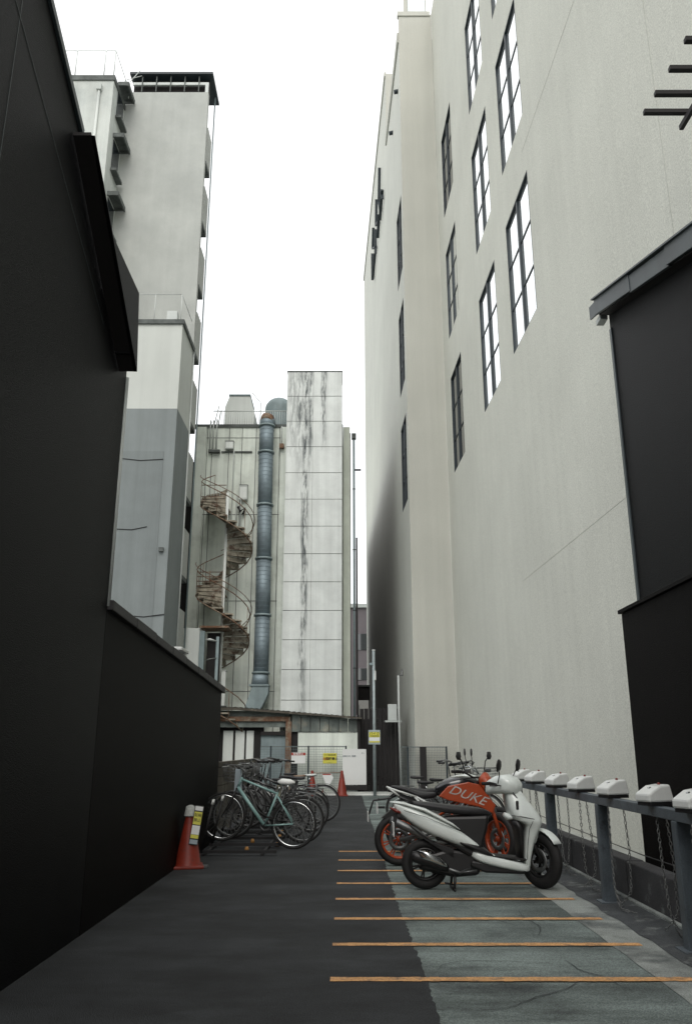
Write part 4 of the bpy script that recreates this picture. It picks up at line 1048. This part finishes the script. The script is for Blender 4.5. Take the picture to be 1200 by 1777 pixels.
# handlebar cowl (turned with the wheel)
hb = bpy.data.objects.new('handlebar', None); COL.objects.link(hb); hb.parent = scr; hb.location = (.875, 0, 1.0); hb.rotation_euler = (0, R(8), R(-35)); hb.empty_display_size = .05
MB().loft([((-.19, -.03), .05, .05, R(90)), ((-.17, -.02), .085, .075, R(90)), ((-.08, .02), .14, .095, R(90)), ((.02, .045), .165, .10, R(88)), ((.10, .04), .15, .085, R(80)), ((.15, .02), .12, .06, R(75)), ((.18, -.01), .06, .02, R(70))], 20, 3.6).build('cowl', M['scooterwhite'], hb)
MB().loft([((-.205, -.035), .04, .04, R(90), 4), ((-.188, -.03), .055, .055, R(90), 4)], 14).build('meter', M['gloss_black'], hb)
for s in (-1, 1):
    MB().tube([(-.02, s*.13, .03), (-.06, s*.24, .045), (-.10, s*.34, .04)], [.016, .018, .018], 10).build('grip', M['rubber'], hb)
    MB().tube([(.03, s*.15, .03), (.04, s*.22, .04), (-.02, s*.33, .03)], .007, 6).build('brake_lever', M['black'], hb)
    MB().tube([(.0, s*.17, .05), (.02, s*.19, .13), (.03, s*.235, .20)], .006, 6).build('mirror_stalk', M['black'], hb)
    MB().loft([((.03, s*.26, .175), .025, .006, R(0), 2), ((.035, s*.26, .20), .048, .014, 0, 2), ((.035, s*.26, .24), .060, .018, 0, 2), ((.035, s*.26, .285), .05, .014, 0, 2), ((.03, s*.26, .305), .02, .006, 0, 2)], 14, 2).build('mirror', M['black'], hb)
# front fork, mudguard
MB().tube([(1.07, -.07, .58), (1.22, -.11, .28)], .02, 8).tube([(1.09, .07, .58), (1.30, .03, .28)], .02, 8).build('fork', M['black'], scr)
fm = []
for i in range(11):
    a = R(35+i*10); fm.append(((math.cos(a)*.305, math.sin(a)*.305), .058, .010, a))
fo = MB().loft(fm, 12, 2.4).build('front_mudguard', M['scooterwhite'], scr)
fo.location = (1.225, 0, .28); fo.rotation_euler = (0, 0, R(-56))
MB().loft([((1.13, .40), .05, .03, R(10)), ((1.15, .47), .085, .045, R(15)), ((1.18, .56), .09, .045, R(20))], 12).build('lower_cowl', M['scooterwhite'], scr)
# exhaust, stand, details
MB().tube([(-.155, -.16, .345), (-.12, -.165, .335), (.02, -.165, .30), (.16, -.16, .245), (.22, -.15, .215)], [.04, .058, .062, .058, .03], 16).build('silencer', M['black'], scr)
MB().loft([((-.08, -.215, .36), .012, .045, R(110)), ((.03, -.222, .335), .014, .05, R(110)), ((.14, -.22, .29), .012, .045, R(110)), ((.2, -.21, .26), .008, .025, R(110))], 10).build('heat_shield', M['chrome'], scr)
MB().tube([(.22, -.15, .215), (.35, -.12, .17), (.5, -.06, .22)], .016, 8).build('exhaust_pipe', M['dullmetal'], scr)
MB().tube([(.30, -.10, .16), (.285, -.14, .01)], .014, 6).tube([(.30, .10, .16), (.285, .14, .01)], .014, 6).tube([(.285, -.17, .012), (.285, .17, .012)], .013, 6).tube([(.28, -.13, .06), (.18, -.2, .09)], .009, 6).build('centre_stand', M['black'], scr)
MB().tube([(.34, -.13, .17), (.52, -.15, .20)], .008, 6).build('kick_lever', M['dullmetal'], scr)
MB().loft([((-.36, .80), .03, .01, R(90)), ((-.31, .775), .07, .02, R(90)), ((-.25, .755), .09, .02, R(90))], 10).build('tail_light', M['redlamp'], scr)
MB().box(-.335, -.325, -.11, .11, .52, .66).build('number_plate', M['signwhite'], scr, .003)
MB().bar((-.30, 0, .74), (-.325, 0, .54), .04, .01).build('plate_bracket', M['black'], scr)
MB().tube([(-.24, -.09, .90), (-.24, .09, .90)], .010, 8).tube([(-.24, -.09, .90), (-.12, -.11, .86)], .010, 6).tube([(-.24, .09, .90), (-.12, .11, .86)], .010, 6).build('grab_rail', M['black'], scr)
MB().box(.955, .985, -.196, -.182, .79, .88).build('indicator', M['black'], scr, .006)
MB().tube([(.90, -.206, .735), (1.0, -.214, .725), (1.13, -.206, .70), (1.20, -.17, .68)], .0035, 5).build('panel_gap', M['black'], scr)
MB().tube([(1.05, -.152, .30), (1.06, -.175, .45), (1.08, -.196, .60), (1.12, -.21, .68)], .003, 5).build('panel_gap', M['black'], scr)
MB().tube([(-.22, -.12, .78), (.0, -.162, .72), (.2, -.174, .64), (.42, -.17, .56)], .003, 5).build('panel_gap', M['black'], scr)
MB().tube([(.88, -.10, 1.02), (.93, -.16, .97), (1.02, -.15, .85), (1.06, -.10, .62)], .006, 6).build('brake_cable', M['black'], scr)
MB().tube([(.84, .08, 1.02), (.90, .14, 1.02), (1.0, .12, .88)], .006, 6).build('brake_cable', M['black'], scr)

# ---- orange motorcycle
om = thing('motorcycle', 'orange and black naked motorcycle with white tail frame behind the pale scooter', 'motorcycle', (.67, 11.0, 0), R(2))
wheel(om, (0, 0, .31), .31, .14, 'bikeorange', 8, rim_r=.225)
wheel(om, (1.29, 0, .305), .305, .11, 'bikeorange', 8, rot=(0, 0, R(-60)), rim_r=.225)
MB().tube([(0, -.11, .31), (.28, -.10, .36), (.52, -.08, .42)], .028, 8).tube([(0, .11, .31), (.28, .10, .36), (.52, .08, .42)], .028, 8).build('swingarm', M['dullmetal'], om)
MB().prism([(.38, .62), (.50, .26), (.62, .20), (.92, .20), (1.0, .34), (.92, .56), (.70, .66)], 'Y', -.13, .13).build('engine', M['black'], om, .03)
MB().prism([(.55, .22), (.60, .16), (.90, .16), (.95, .24)], 'Y', -.11, .11).build('belly', M['bikeorange'], om, .02)
for s in (-1, 1):
    fr_ = MB()
    for a, b_ in (((1.08, .93), (.50, .60)), ((1.12, .80), (.46, .38)), ((1.08, .93), (1.12, .80)), ((.95, .85), (.85, .62)), ((.85, .62), (.70, .71)), ((.70, .71), (.62, .47)), ((.50, .60), (.46, .38))):
        fr_.tube([(a[0], s*.12, a[1]), (b_[0], s*.14, b_[1])], .014, 8)
    fr_.build('trellis_frame', M['bikeorange'], om)
    sf_ = MB()
    for a, b_ in (((.52, .66), (.22, .82)), ((.22, .82), (-.14, .93)), ((.20, .82), (.44, .56)), ((-.12, .92), (.0, .83))):
        sf_.tube([(a[0], s*.125, a[1]), (b_[0], s*.125, b_[1])], .013, 8)
    sf_.build('tail_frame', M['whiteplastic'], om)
    sh_ = MB().prism([(.50, .83), (.62, .95), (.88, 1.0), (1.02, .97), (1.22, .72), (1.18, .62), (1.02, .70), (.62, .78)], 'Y', s*.17-.015, s*.17+.015).build('tank_shroud', M['bikeorange'], om, .01)
    if s == -1: text_mesh('lettering', 'DUKE', .155, M['lettergrey'], sh_, (.86, -.187, .84), rot=(R(90), R(19), 0), bold=.0, sx=1.2, shear=.4)
MB().loft([((.45, .87), .09, .06, R(90)), ((.60, .94), .15, .10, R(90)), ((.82, .98), .165, .11, R(88)), ((1.0, .96), .14, .09, R(80)), ((1.08, .93), .08, .05, R(75))], 18, 2.8).build('tank', M['gloss_black'], om, sub=1)
MB().loft([((-.10, .935), .05, .015, R(95)), ((-.02, .93), .09, .03, R(98)), ((.12, .90), .11, .04, R(100)), ((.20, .855), .12, .04, R(95)), ((.30, .83), .14, .045, R(90)), ((.46, .83), .10, .04, R(85)), ((.52, .86), .05, .02, R(85))], 16, 3).build('seat', M['seatblack'], om, sub=1)
MB().prism([(-.10, .91), (.0, .87), (.2, .80), (.42, .70), (.30, .62), (.12, .70), (-.02, .83)], 'Y', -.09, .09).build('tail_underside', M['black'], om, .015)
MB().tube([(.0, 0, .84), (-.10, 0, .80), (-.32, 0, .77), (-.38, 0, .60)], .013, 6).tube([(-.25, -.10, .79), (-.25, .10, .79)], .009, 6).build('plate_holder', M['black'], om)
MB().box(-.395, -.387, -.09, .09, .52, .64).build('number_plate', M['signwhite'], om)
for s in (-1, 1): MB().tube([(1.12, s*.1-.0, .88), (1.31+.03*s, s*.10-.05, .34)], [.026, .022], 10).build('fork_leg', M['bikeorange'] if s < 0 else M['black'], om)
oh = bpy.data.objects.new('handlebar', None); COL.objects.link(oh); oh.parent = om; oh.location = (1.03, 0, 1.05); oh.rotation_euler = (0, 0, R(-45)); oh.empty_display_size = .05
MB().tube([(-.10, -.40, .08), (-.03, -.24, .07), (0, -.08, 0), (0, .08, 0), (-.03, .24, .07), (-.10, .40, .08)], .013, 8).build('bar', M['black'], oh)
for s in (-1, 1):
    MB().tube([(-.05, s*.28, .075), (-.10, s*.41, .08)], .019, 8).build('grip', M['rubber'], oh)
    MB().tube([(-.03, s*.22, .08), (-.04, s*.27, .20), (-.03, s*.33, .25)], .008, 6).build('mirror_stalk', M['black'], oh)
    MB().loft([((-.03, s*.35, .22), .03, .006, 0, 2), ((-.03, s*.35, .26), .06, .015, 0, 2), ((-.03, s*.35, .32), .04, .01, 0, 2)], 12, 2).build('mirror', M['black'], oh)
    MB().box(.0, .05, s*.24-.03, s*.24+.03, .06, .11).build('reservoir', M['dullmetal'], oh, .008)
MB().loft([((.06, -.05), .06, .06, R(90)), ((.14, -.06), .10, .13, R(95)), ((.22, -.10), .08, .09, R(100)), ((.25, -.12), .04, .05, R(100))], 14).build('headlight', M['bikeorange'], oh)
MB().tube([(.70, -.14, .30), (.40, -.17, .27), (.18, -.19, .42), (-.12, -.20, .55)], [.02, .03, .05, .05], 12).build('silencer', M['dullmetal'], om)
MB().prism([(-.22, .56), (-.10, .66), (.12, .66), (.30, .56), (.2, .54), (.0, .64), (-.16, .56)], 'Y', -.06, .06).build('rear_hugger', M['black'], om)
MB().tube([(.6, -.12, .22), (.55, -.25, .02)], .012, 6).build('side_stand', M['dullmetal'], om)
MB().tube([(.30, -.06, .80), (.42, -.06, .48)], .028, 10).build('shock_absorber', M['signwhite'], om)

# ---- dark motorcycle behind
bm_ = thing('motorcycle', 'dark motorcycle with a silver and blue tank behind the orange one', 'motorcycle', (.86, 12.35, 0), R(2))
wheel(bm_, (0, 0, .30), .30, .12, 'dullmetal', 12, rim_r=.23)
wheel(bm_, (1.36, 0, .30), .30, .10, 'dullmetal', 12, rot=(0, 0, R(-40)), rim_r=.23)
MB().prism([(.35, .55), (.45, .25), (.95, .22), (1.0, .40), (.85, .62)], 'Y', -.14, .14).build('engine', M['black'], bm_, .03)
MB().loft([((.48, .88), .08, .05, R(90)), ((.66, .93), .14, .10, R(90)), ((.88, .97), .15, .10, R(85)), ((1.06, .98), .10, .06, R(80))], 16, 2.4).build('tank', M['scooterwhite'], bm_, sub=1)
MB().loft([((-.25, .84), .08, .03, R(90)), ((0, .83), .13, .05, R(90)), ((.28, .80), .14, .05, R(90)), ((.52, .84), .09, .03, R(88))], 14, 3).build('seat', M['seatblack'], bm_)
hg = []
for i in range(13):
    a = R(20+i*11); hg.append(((math.cos(a)*.345, .30+math.sin(a)*.345), .075, .010, a))
MB().loft(hg, 10, 3).build('rear_mudguard', M['chrome'], bm_)
for s in (-1, 1):
    MB().tube([(1.12, s*.09, .95), (1.36, s*.09, .32)], .022, 8).build('fork_leg', M['dullmetal'], bm_)
    MB().tube([(0, s*.1, .30), (.45, s*.1, .36)], .022, 8).build('swingarm', M['dullmetal'], bm_)
    MB().tube([(.02, s*.12, .34), (.10, s*.12, .74)], .022, 8).build('shock_absorber', M['chrome'], bm_)
MB().tube([(.85, -.35, 1.12), (.98, -.2, 1.16), (1.08, 0, 1.06), (.98, .2, 1.16), (.85, .35, 1.12)], .012, 8).build('handlebar', M['chrome'], bm_)
MB().lathe([(0, -.10), (.06, -.08), (.09, 0), (.085, .03), (0, .035)], (1.28, 0, .92), 'X', 18).build('headlight', M['chrome'], bm_)
for s in (-1, 1):
    MB().tube([(.95, s*.22, 1.16), (.93, s*.27, 1.32)], .006, 6).build('mirror_stalk', M['black'], bm_)
    MB().lathe([(0, -.008), (.05, -.008), (.055, 0), (.05, .008), (0, .01)], (.93, s*.27, 1.36), 'X', 16).build('mirror', M['black'], bm_)
MB().tube([(.75, -.15, .25), (.3, -.17, .22), (-.2, -.17, .26)], [.025, .04, .045], 10).build('silencer', M['chrome'], bm_)
MB().box(-.42, -.41, -.10, .10, .52, .66).build('number_plate', M['signwhite'], bm_)
MB().bar((-.3, 0, .60), (-.42, 0, .60), .03, .03).build('plate_bracket', M['black'], bm_)

# ---- bicycles
def bicycle(label, x, y, rz, frame='black', Rw=.34, mud='black', basket=False, saddle='seatblack', lift=.0, steer=0, rack=False, step=False, bright_rim=False, group=None, lean=0, extra=None):
    t = thing('bicycle', label, 'bicycle', (x, y, 0), rz, group)
    wb_ = 1.10; pitch = -math.asin(lift/wb_) if lift else 0
    t.rotation_euler = (lean or random.uniform(-.07, .07), pitch, rz)
    def bw(c, rot=None):
        w = bpy.data.objects.new('wheel', None); COL.objects.link(w); w.parent = t; w.location = c; w.empty_display_size = .05
        if rot: w.rotation_euler = rot
        MB().torus((0, 0, 0), Rw-.018, .019, 'Y', 48, 8).build('tyre', M['rubber'], w)
        MB().lathe([(Rw-.052, -.011), (Rw-.034, -.013), (Rw-.034, .013), (Rw-.052, .011)], (0, 0, 0), 'Y', 48, True).build('rim', M['chrome' if bright_rim else 'dullmetal'], w)
        s = MB()
        for k in range(28):
            a = 2*math.pi*k/28; b_ = a+(.5 if k % 2 else -.5); sd2 = .028 if k % 4 < 2 else -.028
            s.bar((math.cos(b_)*.022, sd2, math.sin(b_)*.022), (math.cos(a)*(Rw-.045), 0, math.sin(a)*(Rw-.045)), .0026, .0026)
        s.build('spokes', M['spoke'], w)
        MB().lathe([(0, -.05), (.014, -.05), (.02, 0), (.014, .05), (0, .05)], (0, 0, 0), 'Y', 10).build('hub', M['dullmetal'], w)
    bw((0, 0, Rw)); bw((wb_, 0, Rw), (0, 0, steer))
    BB = Vector((.44, 0, .28)); ST_ = Vector((.29, 0, .76)); HT = Vector((.87, 0, .93)); HB = Vector((.915, 0, .78)); RA = Vector((0, 0, Rw)); FA = Vector((wb_, 0, Rw))
    f = MB()
    rt = .017
    f.tube([BB, ST_], rt, 8).tube([HT, HB], rt+.003, 8)
    if step: f.tube([HB, Vector((.72, 0, .42)), BB], rt+.002, 8).tube([HT+Vector((.01, 0, -.04)), Vector((.66, 0, .52)), Vector((.38, 0, .48))], rt-.003, 8)
    else: f.tube([HB, BB], rt+(.010 if frame == 'mint' else .002), 8).tube([HT+Vector((.005, 0, -.03)), ST_+Vector((0, 0, -.02))], rt, 8)
    for s in (-1, 1):
        f.tube([ST_+Vector((0, s*.012, -.05)), RA+Vector((0, s*.055, 0))], .009, 6).tube([BB+Vector((0, s*.02, 0)), RA+Vector((0, s*.055, 0))], .010, 6)
    f.build('frame', M[frame], t)
    fk = MB()
    for s in (-1, 1): fk.tube([HB+Vector((.01, s*.03, -.02)), Vector((1.0, s*.045, .55)), FA+Vector((0, s*.045, 0))], [.013, .012, .009], 6)
    fk.tube([HB+Vector((.01, -.04, -.02)), HB+Vector((.01, .04, -.02))], .014, 6); fk.build('fork', M['black'] if frame == 'mint' else M['dullmetal'], t)
    up_ = .20 if step else .10
    h = MB(); h.tube([HT, HT+Vector((-.03, 0, up_)), HT+Vector((.03, 0, up_+.02))], .012, 6)
    hw = .28; c0 = HT+Vector((.03, 0, up_+.02))
    if step: h.tube([c0+Vector((-.26, -hw, .02)), c0+Vector((-.08, -hw+.03, .05)), c0+Vector((0, -.1, .03)), c0, c0+Vector((0, .1, .03)), c0+Vector((-.08, hw-.03, .05)), c0+Vector((-.26, hw, .02))], .011, 8)
    else: h.tube([c0+Vector((-.04, -hw, .01)), c0, c0+Vector((-.04, hw, .01))], .012, 8)
    ho = h.build('handlebar', M['dullmetal'], t)
    for s in (-1, 1):
        e = c0+(Vector((-.26, s*hw, .02)) if step else Vector((-.04, s*hw, .01)))
        MB().tube([e+Vector((.12 if step else .02, -s*(.01 if step else .12), .0)), e], .017, 8).build('grip', M['rubber'], ho)
        MB().tube([e+Vector((.13, -s*.03, .0)), e+Vector((.05, -s*.02, -.05))], .005, 5).build('brake_lever', M['dullmetal'], ho)
    MB().tube([ST_, Vector((.265, 0, .86))], .012, 8).build('seat_post', M['chrome'], t)
    MB().loft([((.12, .905), .055, .02, R(95)), ((.16, .90), .085, .030, R(92)), ((.24, .89), .075, .030, R(90)), ((.34, .895), .03, .022, R(88)), ((.40, .895), .014, .012, R(85))], 14, 2.4).build('saddle', M[saddle], t, sub=1)
    ck = MB(); ck.lathe([(.055, -.035), (.085, -.035), (.085, -.031), (.055, -.031)], BB, 'Y', 24, True)
    ck.tube([BB+Vector((0, -.06, 0)), BB+Vector((.10, -.07, -.13))], .009, 6).tube([BB+Vector((0, .06, 0)), BB+Vector((-.10, .07, .13))], .009, 6).tube([BB+Vector((0, -.06, 0)), BB+Vector((0, .06, 0))], .015, 8)
    cko = ck.build('crankset', M['dullmetal'], t)
    for s in (-1, 1): c = BB+Vector((-.10*s*-1*-1 if False else (.10 if s < 0 else -.10), s*.12, -.13 if s < 0 else .13)); MB().box(c.x-.04, c.x+.04, c.y-.04, c.y+.04, c.z-.01, c.z+.01).build('pedal', M['rubber'], cko)
    MB().tube([BB+Vector((0, -.033, .08)), RA+Vector((0, -.033, .035))], .004, 4).tube([BB+Vector((0, -.033, -.08)), RA+Vector((0, -.033, -.035))], .004, 4).build('chain', M['black'], t)
    if mud:
        for (c, a0, a1) in ((RA, 5, 150), (FA, 30, 175)):
            sec = []
            for i in range(13):
                a = R(a0+(a1-a0)*i/12); sec.append(((c.x+math.cos(a)*(Rw+.022), c.z+math.sin(a)*(Rw+.022)), .028, .004, a))
            MB().loft(sec, 8, 4).build('mudguard', M[mud], t)
    if rack:
        r_ = MB()
        for s in (-1, 0, 1): r_.tube([(.20, s*.05, .74), (-.22, s*.05, .74)], .006, 5)
        r_.tube([(-.22, -.06, .74), (-.22, .06, .74)], .006, 5)
        for s in (-1, 1): r_.tube([(-.10, s*.06, .74), (0, s*.06, Rw)], .006, 5)
        r_.build('carrier', M['dullmetal'], t)
    if basket:
        b3 = MB(); bx0, bx1, bz0, bz1 = .98, 1.28, .84, 1.09
        for i in range(6):
            z = bz0+(bz1-bz0)*i/5; e_ = .03*i/5
            b3.tube([(bx0-e_, -.15-e_, z), (bx1+e_, -.15-e_, z), (bx1+e_, .15+e_, z), (bx0-e_, .15+e_, z)], .003 if i < 5 else .006, 4, closed=True)
        for i in range(7):
            u = i/6
            for s in (-1, 1): b3.tube([(bx0+(bx1-bx0)*u, s*.15, bz0), (bx0-.03+(bx1-bx0+.06)*u, s*.18, bz1)], .0025, 4)
            for q, e_ in ((bx0, -.03), (bx1, .03)): b3.tube([(q, -.15+.3*u, bz0), (q+e_, -.18+.36*u, bz1)], .0025, 4)
        for i in range(6): b3.tube([(bx0, -.15+.06*i, bz0), (bx1, -.15+.06*i, bz0)], .0025, 4)
        b3.build('basket', M['dullmetal'], t)
    MB().tube([(.02, -.07, .30), (-.04, -.17, .02)] if not step else [(.0, -.08, .28), (-.06, -.12, .02), (-.06, .12, .02), (.0, .08, .28)], .007, 6).build('stand', M['dullmetal'], t)
    if extra: extra(t)
    return t
def reflector(t):
    MB().lathe([(0, 0), (.03, 0), (.03, -.015), (0, -.02)], (-.20, 0, .62), 'X', 12).build('reflector', M['redlamp'], t)
def mint_extra(t):
    MB().prism([(.98, .70), (.86, .70), (.90, 1.04), (1.0, 1.04)], 'Y', -.07, -.02).build('plastic_bag', M['bluecloth'], t, .01)
    MB().loft([((.05, .92), .05, .02, R(90)), ((.12, .92), .10, .045, R(90)), ((.24, .915), .095, .05, R(90)), ((.30, .91), .04, .02, R(88))], 12, 2.6).build('saddle_cover', M['signwhite'], t, label='white plastic cover on the saddle')
    MB().box(.27, .33, -.11, -.095, .70, .93).build('paper_tag', mat('tag', (.42, .40, .30), .7), t, .004)
GL = 'bicycles parked side by side against the left wall'
bicycle('mint green bicycle nearest the camera in the left row, plastic cover on its saddle', -.80, 12.72, R(180-10), 'mint', .345, None, bright_rim=True, lift=.09, steer=R(8), extra=mint_extra, group=GL)
bicycle('dark bicycle directly behind the mint green one with silver mudguards', -.70, 13.50, R(180-1), 'black', .34, 'dullmetal', rack=True, step=True, basket=True, lift=.07, group=GL)
bicycle('black bicycle third from the camera in the left row', -.93, 14.25, R(180-14), 'gloss_black', .33, None, saddle='black', lift=.07, group=GL, bright_rim=False)
bicycle('dark bicycle fourth in the left row with front basket and carrier', -.66, 15.2, R(180-2), 'black', .34, 'black', basket=True, rack=True, step=True, lift=.07, group=GL)
bicycle('dark sport bicycle fifth in the left row without mudguards', -.90, 15.85, R(180-12), 'gloss_black', .345, None, lift=.05, group=GL)
bicycle('black bicycle sixth in the left row with a wide brown saddle', -.66, 16.6, R(180-5), 'black', .34, 'black', saddle='rust', rack=True, step=True, lift=.0, group=GL, extra=reflector)
bicycle('black city bicycle standing farthest out at the end of left row, pale saddle', -.47, 17.3, R(180-6), 'black', .36, 'black', saddle='palemetal', rack=False, step=True, lift=.0, group=GL)
bicycle('dark bicycle at the far end of left row behind the pale saddled one', -.95, 18.2, R(180-8), 'gloss_black', .34, 'dullmetal', basket=True, rack=True, step=True, group=GL)
GR = 'bicycles parked beyond the motorcycles on the right'
bicycle('bicycle with chrome mudguards just beyond the dark motorcycle', 1.0, 13.5, R(-5), 'black', .34, 'chrome', rack=True, step=True, saddle='seatblack', group=GR)
bicycle('black bicycle with a wire front basket beyond the motorcycles', 1.32, 14.6, R(6), 'black', .34, 'chrome', basket=True, step=True, group=GR)
bicycle('far dark bicycle on the right with raised handlebar and basket', 1.08, 16.0, R(-3), 'gloss_black', .34, 'dullmetal', basket=True, step=True, rack=True, group=GR)

# ---- bicycle rack on the left
rk = thing('bicycle_rack', 'low steel bicycle rack with ochre wheel stops under the left bicycles', 'rack')
for X in (-1.15, -1.95): MB().box(X-.02, X+.02, 11.9, 18.5, .006, .03).build('base_bar', M['black'], rk)
for k in range(8):
    yk = 11.95+.9*k
    r_ = MB().box(-2.02, -.95, yk-.03, yk-.022, .031, .07); r_.box(-2.02, -.95, yk+.022, yk+.03, .031, .07); r_.box(-2.02, -.95, yk-.022, yk+.022, .031, .036); r_.build('wheel_channel', M['black'], rk)
    for dy in (-.05, .05):
        uo = MB().tube([(-1.98, yk+dy, .06), (-1.86, yk+dy, .66)], .011, 6).build('upright', M['black'], rk)
        MB().tube([(-1.86, yk+dy, .66), (-1.847, yk+dy, .73)], .013, 6).build('white_tip', M['signwhite'], uo)
for (px, py) in ((428, 1477), (438, 1463), (481, 1469), (485, 1455), (490, 1447)):
    gx, gy = G(px, py)
    MB().loft([((0, 0, .004), .035, .035, 0), ((0, 0, .035), .04, .03, 0), ((0, 0, .06), .025, .02, 0)], 10, 3).build('wheel_stop', M['ochre'], rk, loc=(gx, gy, 0))
# small metal plate on the asphalt and leaves of debris
pt = MB().box(-1.88, -1.70, 10.75, 10.83, .006, .03).build('metal_plate', M['dullmetal']); tag(pt, 'small flat metal plate lying on the asphalt by the cone', 'plate')

SC.render.film_transparent = False
SC.cycles.max_bounces = 6; SC.cycles.diffuse_bounces = 4
